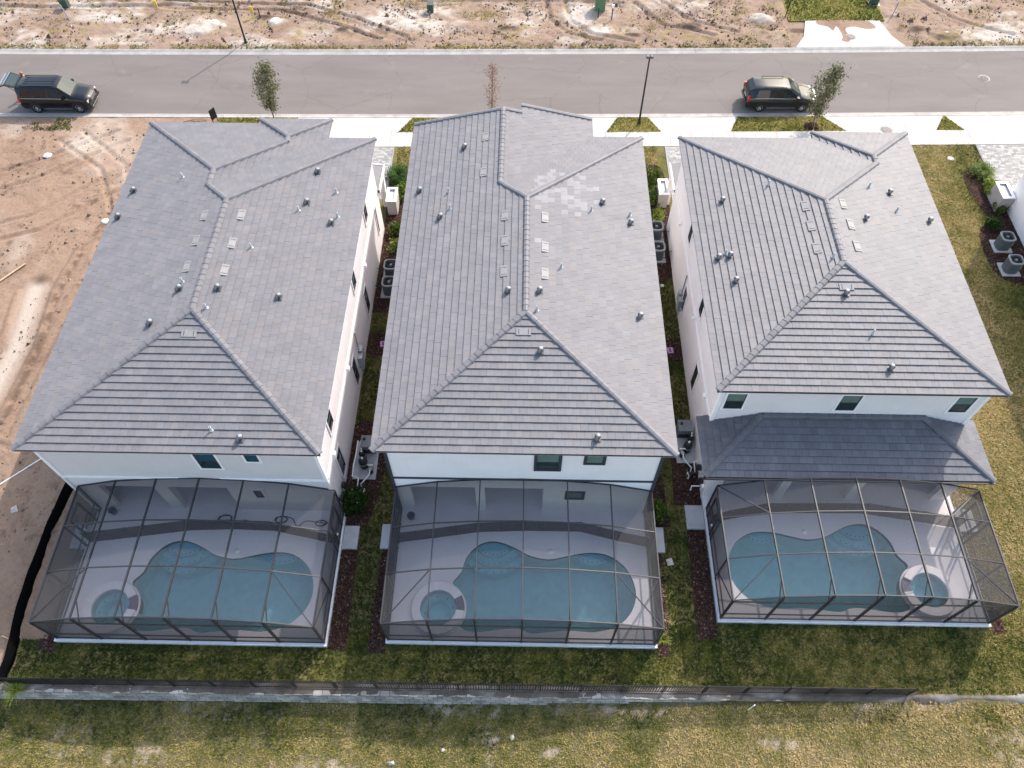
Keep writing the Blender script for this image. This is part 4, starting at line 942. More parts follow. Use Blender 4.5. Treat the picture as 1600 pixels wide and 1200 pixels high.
cage(1, 'bronze screened pool cage of the house beside the dirt lot', (14.2, 15.15))
cage(2, 'bronze screened pool cage behind the middle house', (14.25, 15.2))
cage(3, 'bronze screened pool cage below the slate porch roof', (15.0, 15.95))
def safety_fence(pts, label):
    root = empty('pool_safety_fence', (pts[0][0], pts[0][1], .25)); tag(root, label, 'safety fence', 'mesh safety fences on the pool decks'); o = Vector((pts[0][0], pts[0][1], .25))
    pl = [Vector((*p, .25)) - o for p in pts]
    for a, b in zip(pl[:-1], pl[1:]):
        n = max(1, round((b - a).length / .95))
        for i in range(n):
            p, q = a.lerp(b, i / n), a.lerp(b, (i + 1) / n); sag = random.uniform(.0, .02)
            m = MB(); m.add([p + Vector((0, 0, .03)), q + Vector((0, 0, .03)), q + Vector((0, 0, 1.2)), p.lerp(q, .5) + Vector((0, .01, 1.19 - sag)), p + Vector((0, 0, 1.2))], [(0, 1, 2, 3, 4)]); m.build('mesh_panel', M['mesh'], root)
            MB().tube([p, p + Vector((0, 0, 1.24))], .016, 6).build('post', M['black_metal'], root)
    MB().tube([pl[-1], pl[-1] + Vector((0, 0, 1.24))], .016, 6).build('post', M['black_metal'], root)
safety_fence([(-20.85, 14.0), (-18.81, 14.3), (-16.07, 14.71), (-14, 14.8), (-11.96, 14.75), (-9.67, 14.29), (-8.75, 14.1)], 'dark mesh safety fence on the leftmost pool deck')
safety_fence([(-5.75, 14.27), (-4.04, 14.53), (-1.92, 14.87), (.35, 14.98), (3.04, 14.99), (4.90, 14.53), (6.25, 14.26)], 'dark mesh safety fence on the middle pool deck')
safety_fence([(9.5, 15.5), (10.28, 15.74), (12.19, 16.15), (15.06, 16.2), (17.15, 16.22), (19.75, 15.84), (21.7, 15.51)], 'dark mesh safety fence on the pool deck under the slate roof')
# step pads outside the cage doors
def step_pad(x0, x1, y0, y1, label):
    c = ((x0 + x1) / 2, (y0 + y1) / 2, 0); m = MB(); m.box(x0 - c[0], x1 - c[0], y0 - c[1], y1 - c[1], -.05, .16); o = m.build('step_pad', M['pad']); o.location = c; tag(o, label, 'concrete pad', 'concrete pads beside the pool cages')
    bv = o.modifiers.new('bevel', 'BEVEL'); bv.width = .015; bv.segments = 2
step_pad(-8.58, -7.84, 13.95, 15.15, 'square concrete pad right of the leftmost pool cage'); step_pad(-6.72, -5.96, 14.0, 15.27, 'narrow concrete pad left of the middle pool cage')
step_pad(6.44, 7.21, 14.05, 15.34, 'narrow concrete pad right of the middle pool cage'); step_pad(8.40, 9.30, 15.3, 16.57, 'square concrete pad left of the pool cage with the slate roof')
step_pad(-21.9, -21.08, 13.72, 14.95, 'concrete pad seen through the screen by the black silt fence'); step_pad(21.92, 22.78, 15.4, 16.6, 'concrete pad seen through the screen at the far right cage')
# things lying on the lanai floors
def hose(name, pts, label, r=.022):
    o = MB().tube(spline(pts, 6, False), r, 6).build(name, M['blackplastic']); tag(o, label, 'hose', 'black hoses on the left deck')
def coil(cx, cy, n, r):
    return [(cx + (r + .03 * math.sin(k * 2.3)) * math.cos(k * .9) , cy + (r * .6 + .03 * math.cos(k * 1.7)) * math.sin(k * .9), .275 + .012 * (k % 5)) for k in range(n)]
hose('hose', coil(-14.55, 15.35, 26, .32) + [(-13.9, 15.2, .28), (-13.5, 15.3, .28)], 'tangled black hose in front of the lanai pier')
hose('hose', coil(-11.75, 15.35, 16, .3) + [(-11.2, 15.4, .28), (-10.9, 15.0, .28), (-10.5, 15.3, .28)] + coil(-9.75, 15.2, 16, .26), 'long black hose with two coils by the right screen')
def pail(x, y, mat, label):
    o = MB().lathe([(.001, 0), (.15, 0), (.19, .28), (.2, .3), (.185, .3), (.15, .03), (.001, .03)], (0, 0, 0), 16).build('pail', M[mat]); o.location = (x, y, .251)
    MB().tube([(.19 * math.cos(a), .19 * math.sin(a) * .3, .3 + .16 * math.sin(a)) for a in np.linspace(0, math.pi, 9)], .008, 5).build('handle', M['blackplastic'], o)
    MB().lathe([(.001, .2), (.1, .22), (.14, .18)], (.0, .0, 0), 10).build('contents', M['blackplastic'], o); tag(o, label, 'pail', 'plastic pails on the lanais')
pail(-20.2, 15.6, 'teal', 'small teal pail under the left house lanai'); pail(-5.3, 15.6, 'blue', 'small blue pail by the middle house lanai')

# ------------------------------------------------------------------ retaining wall and fences
RW = empty('retaining_wall', (-5, yf(-5), -.8)); tag(RW, 'low grey concrete block retaining wall below the picket fence', 'retaining wall'); ro = Vector((-5, yf(-5), -.8))
bmesh_ = MB(); bmesh_.box(-.198, .198, -.11, .11, 0, .172); bme = bmesh_.mesh('block', M['block'])
nblk = 0
for c in range(4):
    x = -23.4 + (.21 if c % 2 else 0); zt_ = .04 - c * .19
    while x < 11.5:
        xm = x + .21
        if zt_ - .19 > low(xm) - .15:
            o = linkmesh('block', bme, RW); o.location = Vector((xm, yf(xm) - .10 - .055 * c + random.uniform(-.012, .012), zt_ - .19 + random.uniform(-.006, .006))) - ro; o.rotation_euler = (0, 0, random.uniform(-.02, .02)); nblk += 1
        x += .425
M['wall_soil'] = dirt('wall_soil', [(.085, .07, .058), (.15, .128, .108), (.22, .195, .17), (.44, .41, .38)])
xs = np.arange(-24, 40, .12); ts = np.linspace(-.22, .42, 9); X, T = np.meshgrid(xs, ts); Y = yf(X) + T; ed = (fbm(X * .8, X * 0, 301) - .5) * .3 - .15 * (X > 17.4)
Z = .035 + .06 * (fbm(X * 3, Y * 3, 303) - .5) + .05 * (fbm(X * .7, Y * 2, 305) - .4) - .25 * np.clip((np.abs(T - .05) - .22 - ed) * 3, 0, 1)
Z = np.where(T < -.15, np.minimum(Z, .03), Z)
grid_mesh('soil_strip', X, Y, Z, M['wall_soil'], {'pale': (.5 + .0 * (X > 14)) * np.clip((fbm(X * .9, Y * 3, 307) - .52) * 5, 0, 1), 'dark': np.where(X > 17.4, .1, .32) * np.clip((fbm(X * .9, Y * 2, 309) - .36) * 6, 0, 1)})
FN = empty('picket_fence', (-2.3, yf(-2.3), 0)); tag(FN, 'black metal picket fence along the back of the lawn', 'fence'); fo = Vector((-2.3, yf(-2.3), 0))
x = -22.3; PW = 1.80
def fy(x): return yf(x) + .10
while x < 17.2:
    x2 = x + PW
    MB().box(-.03, .03, -.03, .03, -.1, 1.25).build('post', M['black_metal'], FN).location = Vector((x, fy(x), 0)) - fo
    for z in (.12, .95, 1.18): MB().beam(Vector((x, fy(x), z)) - fo, Vector((x2, fy(x2), z)) - fo, .03, .04).build('rail', M['black_metal'], FN)
    m = MB(); k = x + .095
    while k < x2 - .04: m.beam(Vector((k, fy(k), .06)) - fo, Vector((k, fy(k), 1.2)) - fo, .03, .03, (0, 1, 0)); k += .115
    o = m.build('pickets', M['black_metal'], FN); o['kind'] = 'stuff'; x = x2
MB().box(-.03, .03, -.03, .03, -.1, 1.25).build('post', M['black_metal'], FN).location = Vector((x, fy(x), 0)) - fo
# black silt fence with wooden stakes
SF = empty('silt_fence', (-23, 12, 0)); tag(SF, 'black fabric silt fence on wooden stakes by the dirt lot', 'silt fence'); sp = spline([(-23.0, 17.2, 0), (-23.15, 15.5, 0), (-23.2, 13.6, 0), (-23.2, 11.6, 0), (-23.05, 10, 0), (-22.85, 8.6, 0), (-22.9, 7.5, 0)], 8, False)
m = MB(); so_ = Vector((-23, 12, 0)); vs = []
for i, p in enumerate(sp):
    wv = .012 * math.sin(i * 1.1) + .01 * math.sin(i * .37)
    vs += [Vector((p[0] + .20 + wv, p[1], .03)) - so_, Vector((p[0] + .06 + wv, p[1], .22)) - so_, Vector((p[0] - .06 + wv * .4, p[1], .46 + .02 * math.sin(i * .7))) - so_]
nr_ = len(sp); fs = []
for i in range(nr_ - 1):
    for k in range(2): fs.append((3*i + k, 3*i + k + 1, 3*i + k + 4, 3*i + k + 3))
m.add(vs, fs, True); fab = m.build('fabric', M['black_fabric'], SF); sm = fab.modifiers.new('thick', 'SOLIDIFY'); sm.thickness = .012
for i in range(0, nr_, 6):
    p = sp[i]; MB().beam(Vector((p[0] - .03, p[1], -.2)) - so_, Vector((p[0] - .16, p[1] + .02, .82)) - so_, .04, .03, (0, 1, 0)).build('stake', M['wood'], SF)

# ------------------------------------------------------------------ mulch beds
MULCH = []
def mulch_bed(poly, n=190):
    pl = spline([(x, y) for x, y in poly], 4) if len(poly) > 4 else poly
    if area2(pl) < 0: pl = pl[::-1]
    MULCH.append(pl)
    o = MB().prism(pl, -.02, .035).build('mulch_bed', M['mulch']); tag(o, kind='structure')
    A = abs(area2(pl)); xs = np.array([p[0] for p in pl]); ys = np.array([p[1] for p in pl]); N_ = int(A * n * 3)
    x = RNG.uniform(xs.min(), xs.max(), N_); y = RNG.uniform(ys.min(), ys.max(), N_); k = inpoly(x, y, pl); x, y = x[k], y[k]; N_ = len(x)
    a = RNG.uniform(0, 2*np.pi, N_); L = RNG.uniform(.02, .055, N_); wd = L * RNG.uniform(.3, .7, N_); dx, dy = np.cos(a), np.sin(a); z = .035 + RNG.uniform(.0, .03, N_); t1 = RNG.uniform(-.02, .02, N_); t2 = RNG.uniform(-.02, .02, N_)
    P = lambda u, v, w: np.stack([x + dx*L*u - dy*wd*v, y + dy*L*u + dx*wd*v, z + w], -1)
    p0, p1, p2, p3 = P(-1, -1, t1), P(1, -1, t2), P(1, 1, -t1), P(-1, 1, t2)
    me = bpy.data.meshes.new('bark_chips'); V = np.stack([p0, p1, p2, p3], 1).reshape(-1, 3)
    me.vertices.add(N_ * 4); me.vertices.foreach_set('co', V.astype(np.float32).ravel()); me.loops.add(N_ * 4); me.loops.foreach_set('vertex_index', np.arange(N_ * 4, dtype=np.int32)); me.polygons.add(N_)
    me.polygons.foreach_set('loop_start', np.arange(0, N_ * 4, 4, dtype=np.int32)); me.polygons.foreach_set('loop_total', np.full(N_, 4, dtype=np.int32)); me.materials.append(M['chip']); me.update(calc_edges=True)
    c = linkmesh('bark_chips', me, o); c['kind'] = 'stuff'
mulch_bed([(-8.58, 9.2), (-7.75, 9.1), (-7.80, 13.93), (-8.58, 13.93)]); mulch_bed([(-6.75, 9.0), (-5.95, 9.05), (-5.95, 13.98), (-6.6, 13.98)]); mulch_bed([(-8.86, 15.2), (-7.6, 15.2), (-7.0, 18), (-7.1, 20.4), (-8.86, 21)])
mulch_bed([(6.43, 9.1), (7.0, 9.2), (7.1, 13.98), (6.43, 13.98)]); mulch_bed([(8.35, 9.9), (9.28, 10.0), (9.28, 15.26), (8.42, 15.26)]); mulch_bed([(6.4, 15.4), (7.6, 15.45), (7.4, 18.5), (6.4, 19)]); mulch_bed([(7.9, 16.65), (9.28, 16.65), (9.28, 21.6), (8.1, 21.6)])
mulch_bed([(-8.85, 25.7), (-7.4, 25.7), (-7.2, 27.3), (-8.85, 27.2)]); mulch_bed([(-8.85, 33.0), (-7.2, 32.8), (-7.1, 41.4), (-9.0, 41.3)]); mulch_bed([(-8.85, 28.8), (-7.3, 28.8), (-7.2, 33.0), (-8.85, 33.0)])
mulch_bed([(8.0, 25.6), (9.28, 25.6), (9.28, 27.2), (8.1, 27.1)]); mulch_bed([(7.5, 32.2), (9.28, 32.2), (9.6, 41.2), (7.9, 41.4), (7.3, 37)])
mulch_bed([(30.2, 41.9), (31.75, 42.4), (31.75, 39), (31.75, 33), (31.0, 31.6), (29.3, 32.6), (29.3, 35.8), (30.3, 37.4), (29.9, 39.8)]); mulch_bed([(22.0, 10.4), (22.6, 10.5), (22.5, 11.6), (21.95, 11.5)]); mulch_bed([(-21.9, 9.0), (-21.0, 8.8), (-21.05, 9.8), (-21.6, 10.2)])

# ------------------------------------------------------------------ condensers and pool equipment
def condenser(label):
    U = empty('condenser'); tag(U, label, 'condenser', 'air conditioning condensers')
    rr = lambda r, z: [(x, y, z) for x, y in [(r * (abs(math.cos(a))**.55) * (1 if math.cos(a) > 0 else -1), r * (abs(math.sin(a))**.55) * (1 if math.sin(a) > 0 else -1)) for a in [2*math.pi*(k + .5)/28 for k in range(28)]]]
    def shell(m, rings):
        n = 28; v = [p for r in rings for p in r]; m.add(v, [(i*n+k, i*n+(k+1) % n, (i+1)*n+(k+1) % n, (i+1)*n+k) for i in range(len(rings)-1) for k in range(n)])
    m = MB(); rings = []; z = .12
    while z < .96: rings += [rr(.41, z), rr(.41, z + .028), rr(.385, z + .034), rr(.385, z + .044)]; z += .05
    shell(m, rings); m.build('body', M['unit'], U)
    m = MB(); shell(m, [rr(.43, .95), rr(.44, 1.0), rr(.40, 1.045), rr(.335, 1.03), rr(.33, .9)]); m.build('top_rim', M['unit_rim'], U)
    MB().lathe([(.33, .82), (.001, .82)], (0, 0, 0), 20).build('well', M['blackplastic'], U)
    fan = MB()
    for k in range(3):
        a = k * 2.094; c, s = math.cos(a), math.sin(a); R2 = lambda x, y, z: (x*c - y*s, x*s + y*c, z)
        fan.add([R2(.06, -.05, .88), R2(.31, -.13, .86), R2(.31, .10, .92), R2(.06, .05, .90)], [(0, 1, 2, 3)])
    fan.build('fan', M['blackplastic'], U); MB().lathe([(.10, .86), (.10, .98), (.05, 1.0), (.001, 1.0)], (0, 0, 0), 12).build('motor', M['unit_rim'], U)
    g = MB()
    for r in (.12, .17, .22, .27, .32): g.lathe([(r - .004, 1.02), (r + .004, 1.02), (r + .004, 1.026), (r - .004, 1.026)], (0, 0, 0), 20)
    for k in range(6): a = k * math.pi / 3; g.beam((.08*math.cos(a), .08*math.sin(a), 1.023), (.34*math.cos(a), .34*math.sin(a), 1.023), .008, .008)
    g.build('grille', M['blackplastic'], U); MB().box(-.56, .56, -.54, .54, -.05, .12).build('pad', M['pad'], U)
    MB().tube([(.38, -.3, .3), (.5, -.3, .25), (.56, -.1, .5), (.9, 0, .6)], .022, 6).build('line_set', M['blackplastic'], U); MB().box(.30, .36, -.34, -.30, .45, .75).build('tag', M['yellow'], U)
    return U
c0 = condenser('')
for i, (x, y, rz, lb) in enumerate([(-7.95, 31.75, 3.14, 'condenser half under the middle house eave, farther of its pair'), (-7.92, 30.4, 3.14, 'condenser half under the middle house eave, nearer of its pair'),
     (8.47, 35.3, 0, 'farther condenser beside the left wall of the slate-porch house'), (8.42, 33.55, 0, 'nearer condenser beside the left wall of the slate-porch house'),
     (30.3, 34.8, 0, 'farther condenser on a pale pad by the right-edge house'), (30.15, 32.85, 0, 'nearer condenser on a pale pad by the right-edge house')]):
    o = c0 if i == 0 else copy_tree(c0); o.location = (x, y, 0); o.rotation_euler = (0, 0, rz); o['label'] = lb
def equipment(x, y, s, who, heater='heater'):
    """concrete pad with heater, filter tanks, pump and white pipework; s = side of the house wall (+1 wall at larger x)"""
    p = MB().box(-.6, .6, -1.1, 1.1, -.05, .1).build('equipment_pad', M['pad']); p.location = (x, y, 0); tag(p, 'concrete pad under the pool equipment ' + who, 'concrete pad')
    hb = MB().box(-.36, .36, -.32, .32, 0, .72).build('pool_heater', M[heater]); hb.location = (x + .12 * s * -1, y + .70, .1); tag(hb, 'boxy grey pool heater ' + who, 'heater')
    MB().box(-.38, .38, -.34, .34, .72, .80).build('lid', M['heater'], hb); MB().box(-.34, .34, -.36, -.33, .1, .4).build('grille', M['blackplastic'], hb); MB().lathe([(.07, .8), (.07, .9), (.001, .9)], (-.2, .1, 0), 10).build('flue', M['blackplastic'], hb)
    for b in (hb,): bv = b.modifiers.new('bevel', 'BEVEL'); bv.width = .03; bv.segments = 2
    f = MB().lathe([(.001, 0), (.2, 0), (.22, .06), (.22, .62), (.17, .76), (.06, .82), (.001, .82)], (0, 0, 0), 18).build('pool_filter', M['blackplastic']); f.location = (x - .05, y - .35, .1); tag(f, 'dark round pool filter tank ' + who, 'filter')
    MB().lathe([(.228, .36), (.24, .38), (.24, .43), (.228, .45)], (0, 0, 0), 18).build('clamp_band', M['steel'], f); MB().lathe([(.03, .82), (.05, .86), (.05, .92), (.001, .93)], (0, 0, 0), 10).build('gauge', M['trim_white'], f)
    f2 = copy_tree(f); f2.location = (x + .16 * s, y + .12, .1); f2.scale = (.8, .8, .85); f2['label'] = 'second smaller dark filter tank ' + who; f2['group'] = f['group'] = 'pool filter tanks ' + who
    pu = MB().lathe([(.001, 0), (.13, .02), (.13, .3), (.001, .32)], (0, 0, 0), 14).build('pool_pump', M['blackplastic']); pu.location = (x - .33 * s, y - .72, .12); tag(pu, 'small black pool pump ' + who, 'pump')
    MB().tube([(0, .1, .14), (0, .5, .14)], .1, 10).build('motor', M['meter'], pu); MB().lathe([(.1, .32), (.1, .37), (.001, .38)], (0, 0, 0), 12).build('lid', M['tan_plastic'], pu)
    wx = x + s * .48
    P = empty('pool_pipework', (x, y, 0)); tag(P, 'white plastic pipes running from the pool equipment ' + who, 'pipes'); o = Vector((x, y, 0))
    runs = [[(wx, y + .9, .55), (wx, y + .1, .55), (wx + s * .06, y - .5, .5), (wx + s * .06, y - 1.1, .4), (wx - s * .25, y - 1.15, .35), (wx - s * .25, y - 1.55, .3), (wx - s * .2, y - 1.6, .05)],
            [(wx - s * .22, y + .75, .85), (wx - s * .22, y + .45, .8), (wx - s * .34, y + .2, .6), (wx - s * .36, y - .2, .55)],
            [(x - s * .33, y - .8, .5), (x - s * .33, y - 1.0, .45), (x + s * .05, y - 1.5, .35), (x + s * .05, y - 1.6, .05)],
            [(x - s * .2, y - .55, .62), (x - s * .5, y - .55, .62)], [(x - s * .15, y - 1.75, .05), (x - s * .15, y - 1.75, .3), (x - s * .12, y - 1.95, .3), (x - s * .12, y - 2.0, .05)],
            [(wx, y - 1.8, .05), (wx, y - 1.8, .3)], [(wx - s * .1, y - 2.5, .25), (wx - s * .5, y - 2.5, .25), (wx - s * .55, y - 2.65, .05)], [(wx, y - 2.2, .05), (wx, y - 2.2, .28)]]
    for r in runs: MB().tube([Vector(q) - o for q in r], .036, 8).build('pipe', M['pvc'], P)
    for q in ((wx - s * .1, y - 1.72, .0), (x + s * .05, y - 1.78, 0), (wx - s * .25, y - 1.95, 0), (wx - s * .05, y - 2.45, 0)): MB().lathe([(.07, .0), (.07, .12), (.1, .14), (.1, .22), (.001, .24)], Vector(q) - o, 10).build('valve', M['blackplastic'], P)
equipment(-7.98, 18.85, -1, 'right of the dirt-lot house'); equipment(8.88, 20.1, 1, 'left of the slate-porch house')
pp = empty('pool_pipework', (6.55, 16.9, 0)); tag(pp, 'short white pipes at the middle house corner', 'pipes')
for r in ([(.02, .5, .6), (.02, .15, .55), (-.1, -.3, .4), (-.1, -.4, .05)], [(.15, -.45, .05), (.15, -.45, .3), (.18, -.65, .3), (.18, -.7, .05)], [(0, .9, .05), (0, .9, .6)]): MB().tube(r, .036, 8).build('pipe', M['pvc'], pp)
MB().lathe([(.07, 0), (.07, .12), (.1, .14), (.1, .22), (.001, .24)], (.02, -.3, 0), 10).build('valve', M['blackplastic'], pp)
# hose reels / hangers on walls
for H, x, y, s in ((HOUSE[1], -8.88, 17.0, 1), (HOUSE[3], 9.3, 18.3, -1)):
    for dy in (0, -.75): MB().tube([(x + s * .04, y + dy, .95), (x + s * .2, y + dy, .95)], .17, 12).build('timer_box', M['blackplastic'], H)
    MB().box(min(x, x + s * .12), max(x, x + s * .12), y - 1.1, y - .95, .8, 1.0).build('outlet_cover', M['trim_white'], H)
def lid(x, y, label):
    o = MB().box(-.17, .17, -.2, .2, 0, .05).build('valve_box_lid', M['purple']); o.location = (x, y, .02); o.rotation_euler = (0, 0, .15); tag(o, label, 'valve lid', 'lilac valve lids'); MB().box(-.04, .04, -.12, .12, .05, .056).build('grip', M['blackplastic'], o)
lid(-7.95, 26.45, 'lilac valve box lid between the left and middle houses'); lid(8.62, 26.3, 'lilac valve box lid between the middle and right houses')
# stucco bin enclosures by the driveways
def enclosure(x, y, mat, label, sx=.62, sy=1.25, h=1.2):
    o = empty('bin_enclosure', (x, y, 0)); tag(o, label, 'enclosure', 'stucco enclosures by the driveways')
    m = MB(); t = .1; m.box(-sx/2, sx/2, -sy/2, -sy/2 + t, 0, h); m.box(-sx/2, sx/2, sy/2 - t, sy/2, 0, h); m.box(-sx/2, -sx/2 + t, -sy/2 + t, sy/2 - t, 0, h); m.box(sx/2 - t, sx/2, -sy/2 + t, sy/2 - t, 0, h); m.build('wall', M[mat], o)
    m = MB(); e = .03; m.box(-sx/2 - e, sx/2 + e, -sy/2 - e, -sy/2 + t + e, h, h + .06); m.box(-sx/2 - e, sx/2 + e, sy/2 - t - e, sy/2 + e, h, h + .06); m.box(-sx/2 - e, -sx/2 + t + e, -sy/2 + t + e, sy/2 - t - e, h, h + .06); m.box(sx/2 - t - e, sx/2 + e, -sy/2 + t + e, sy/2 - t - e, h, h + .06); m.build('cap', M['trim_white'], o)
    MB().box(-sx/2 + t, sx/2 - t, -sy/2 + t, sy/2 - t, h - .12, h - .08).build('cover', M['pad'], o)
M['taupe'] = stucco('stucco_taupe', (.40, .365, .36))
enclosure(-8.45, 37.55, 'taupe', 'pale stucco enclosure by the left house driveway'); enclosure(9.15, 38.6, 'taupe', 'pale stucco enclosure by the right house driveway', .6, 1.4); enclosure(31.3, 38.7, 'taupe', 'pale stucco enclosure by the paver driveway at the right edge', .75, 1.5)

# ------------------------------------------------------------------ plants
def leaf_cloud(pts, size, elong=1.8, up=.3, rng=RNG):
    """one folded diamond (two triangles) for each leaf centre; returns (2N,3,3)"""
    n = len(pts); d = rng.normal(size=(n, 3)); d[:, 2] = np.abs(d[:, 2]) * up + rng.normal(size=n) * .3; d /= np.linalg.norm(d, axis=1)[:, None]
    r = rng.normal(size=(n, 3)); sd = np.cross(d, r); sd /= np.linalg.norm(sd, axis=1)[:, None]
    s = (size * rng.uniform(.6, 1.3, n))[:, None]; a = pts - d * s * elong * .5; b = pts + d * s * elong * .5; c = pts + sd * s * .5; e = pts - sd * s * .5
    return a, b, c, e
def leaf_mesh(name, pts, size, mat, parent, **kw):
    a, b, c, e = leaf_cloud(pts, size, **kw); n = len(pts); V = np.stack([a, c, b, e], 1).reshape(-1, 3); me = bpy.data.meshes.new(name)
    me.vertices.add(n * 4); me.vertices.foreach_set('co', V.astype(np.float32).ravel()); me.loops.add(n * 4); me.loops.foreach_set('vertex_index', np.arange(n * 4, dtype=np.int32)); me.polygons.add(n)
    me.polygons.foreach_set('loop_start', np.arange(0, n * 4, 4, dtype=np.int32)); me.polygons.foreach_set('loop_total', np.full(n, 4, dtype=np.int32)); me.materials.append(mat); me.update(calc_edges=True)
    return linkmesh(name, me, parent)
def tree(x, y, h, rad, z0, label, mat, nleaf, lsize, lean=(0, 0), seed=1, stakes=False):
    rg = random.Random(seed); T = empty('street_tree', (x, y, 0)); tag(T, label, 'tree', 'young trees along the street')
    ax = lambda t: Vector((lean[0] * t * t + .05 * math.sin(t * 5 + seed), lean[1] * t * t + .05 * math.cos(t * 4 + seed), h * t))
    MB().tube([ax(i / 10) for i in range(11)], [.05 * (1 - .85 * i / 10) + .008 for i in range(11)], 8).build('trunk', M['bark'], T)
    br = MB(); pts = []
    nb = 46
    for i in range(nb):
        t = z0 + (1 - z0) * (i / nb) ** 1.05 * .93; p = ax(t); an = i * 2.4 + rg.uniform(-.4, .4); env = math.sin(math.pi * min(1, (t - z0) / (1 - z0) * .86 + .16)) ** .8
        L = rad * env * rg.uniform(.55, 1.15); up = rg.uniform(.5, 1.0)
        q = p + Vector((math.cos(an) * L, math.sin(an) * L, L * up)); mid = p.lerp(q, .5) + Vector((0, 0, -.05 * L))
        br.tube([p, mid, q], [.014, .009, .004], 5, False)
        for k in range(max(1, nleaf // nb)):
            s = rg.random() ** .7; c = p.lerp(q, .2 + .85 * s); sp_ = .07 + .12 * rad * s; pts.append((c.x + rg.gauss(0, sp_), c.y + rg.gauss(0, sp_), c.z + rg.gauss(0, sp_ * 1.3)))
    br.build('branches', M['bark'], T); leaf_mesh('crown', np.array(pts), lsize, mat, T, elong=2.4, up=1.0)
    if stakes:
        for a in (.6, 2.7, 4.8): MB().tube([(.55 * math.cos(a), .55 * math.sin(a), 0), (.03 * math.cos(a), .03 * math.sin(a), 1.3)], .018, 5).build('stake', M['wood'], T)
    return T
tree(-17.9, 46.15, 4.75, .85, .22, 'slender olive leaved young tree behind the left house roof', M['leaf_olive'], 3200, .072, (.35, 0), 3)
tree(-2.3, 46.2, 5.1, .62, .25, 'sparse reddish young tree behind the middle house ridge', M['leaf_red'], 900, .05, (.15, 0), 5)
tree(20.6, 46.35, 4.9, .95, .2, 'leaning olive young tree in front of the dark minivan', M['leaf_olive'], 3300, .072, (.35, 0), 9, True)
ring = spline([(20.6 + .55 * math.cos(a), 46.35 + .4 * math.sin(a)) for a in np.linspace(0, 2*math.pi, 9)[:-1]], 3)
MULCH.append(ring)
rm = MB().prism(ring, .02, .05).build('mulch_ring', M['mulch']); tag(rm, kind='structure')
leaf_mesh('leaf_litter', np.array([(20.6 + .5 * random.uniform(-1, 1) * .9, 46.35 + random.uniform(-.35, .35), .07 + random.random() * .12) for _ in range(320)]), .07, M['chip'], rm)['kind'] = 'stuff'
def shrub(x, y, rx, ry, rz, label, mat, n, size, group='shrubs by the houses', name='shrub', cat='shrub'):
    o = empty(name, (x, y, 0)); tag(o, label, cat, group); q = RNG.normal(size=(n, 3)); q /= np.linalg.norm(q, axis=1)[:, None]; r = RNG.uniform(.35, 1, n) ** .6
    lump = 1 + .28 * np.sin(q[:, 0] * 5 + x) * np.cos(q[:, 1] * 4 + y) + .15 * np.sin(q[:, 2] * 7)
    P = q * (r * lump)[:, None] * np.array([rx, ry, rz]) + np.array([0, 0, rz * .85]); P = P[P[:, 2] > .03]; leaf_mesh('foliage', P, size, M[mat], o, up=.8)
    st = MB()
    for k in range(5): a = k * 1.25; st.tube([(0, 0, 0), (.4 * rx * math.cos(a), .4 * ry * math.sin(a), rz * .9)], [.02, .008], 5)
    st.build('stems', M['bark'], o); return o
shrub(-8.0, 38.9, .55, .75, .42, 'green leafy shrub below the palm at the left house entry', 'leaf_green', 900, .10)
shrub(-8.05, 35.35, .55, .5, .4, 'low bright shrub between the left and middle houses', 'leaf_green', 700, .10); shrub(-8.0, 34.1, .5, .7, .25, 'yellowish ground shrub beside the dark condensers', 'leaf_lime', 350, .09)
shrub(-8.2, 16.4, .7, .75, .55, 'dark round shrub right of the leftmost pool cage', 'leaf_deep', 1300, .08); shrub(6.95, 16.2, .5, .6, .45, 'green shrub by the middle house back corner', 'leaf_green', 900, .085)
shrub(8.75, 40.4, .6, .55, .6, 'bright green shrub at the far end of the right-hand gap', 'leaf_green', 1000, .10); shrub(8.75, 38.6, .5, .9, .45, 'trailing pale green shrub beside the far condensers', 'leaf_green', 800, .10); shrub(8.8, 36.9, .4, .6, .4, 'small shrub next to the farther condenser by the right house', 'leaf_lime', 380, .09)
shrub(31.2, 39.9, .4, .9, .45, 'yellow flecked hedge shrub by the right-edge palm', 'leaf_lime', 900, .10); shrub(31.3, 38.2, .5, .6, .4, 'green shrub against the right-edge house wall', 'leaf_green', 700, .10); shrub(30.3, 36.6, .5, .5, .4, 'dark green shrub above the right-edge condensers', 'leaf_deep', 800, .09)
def palm(x, y, label, n=26, L=1.0, mat='leaf_deep', name='sago_palm'):
    o = empty(name, (x, y, 0)); tag(o, label, 'palm', 'palms by the driveways'); MB().lathe([(.14, 0), (.17, .12), (.1, .32), (.001, .36)], (0, 0, 0), 10).build('trunk', M['bark'], o)
    for i in range(n):
        a = i * 2.4; el = .25 + .9 * (i / n); m = MB(); Lf = L * random.uniform(.8, 1.1); d = Vector((math.cos(a), math.sin(a), 0)); sd = Vector((-d.y, d.x, 0)); ps = []
        for k in range(7):
            t = k / 6; ps.append(d * (Lf * t * math.cos(el * (1 - .3 * t))) + Vector((0, 0, .3 + Lf * (math.sin(el) * t - .55 * t * t))))
        m.tube(ps, [.012 * (1 - .8 * k / 6) for k in range(7)], 4, False)
        for k in range(1, 7):
            for s in (-1, 1):
                wl_ = .24 * math.sin(math.pi * (k / 6) * .85 + .25); b = ps[k]; tip = b + sd * s * wl_ + (ps[k] - ps[k-1]) * .7
                m.add([b, b + (ps[k-1] - ps[k]) * .7, tip], [(0, 1, 2)])
        m.build('frond', M[mat], o)
palm(-8.45, 40.4, 'spiky dark green palm by the left house driveway', 40, 1.1); palm(31.15, 41.6, 'spiky green palm by the right-edge paver driveway', 40, 1.05, 'leaf_green')
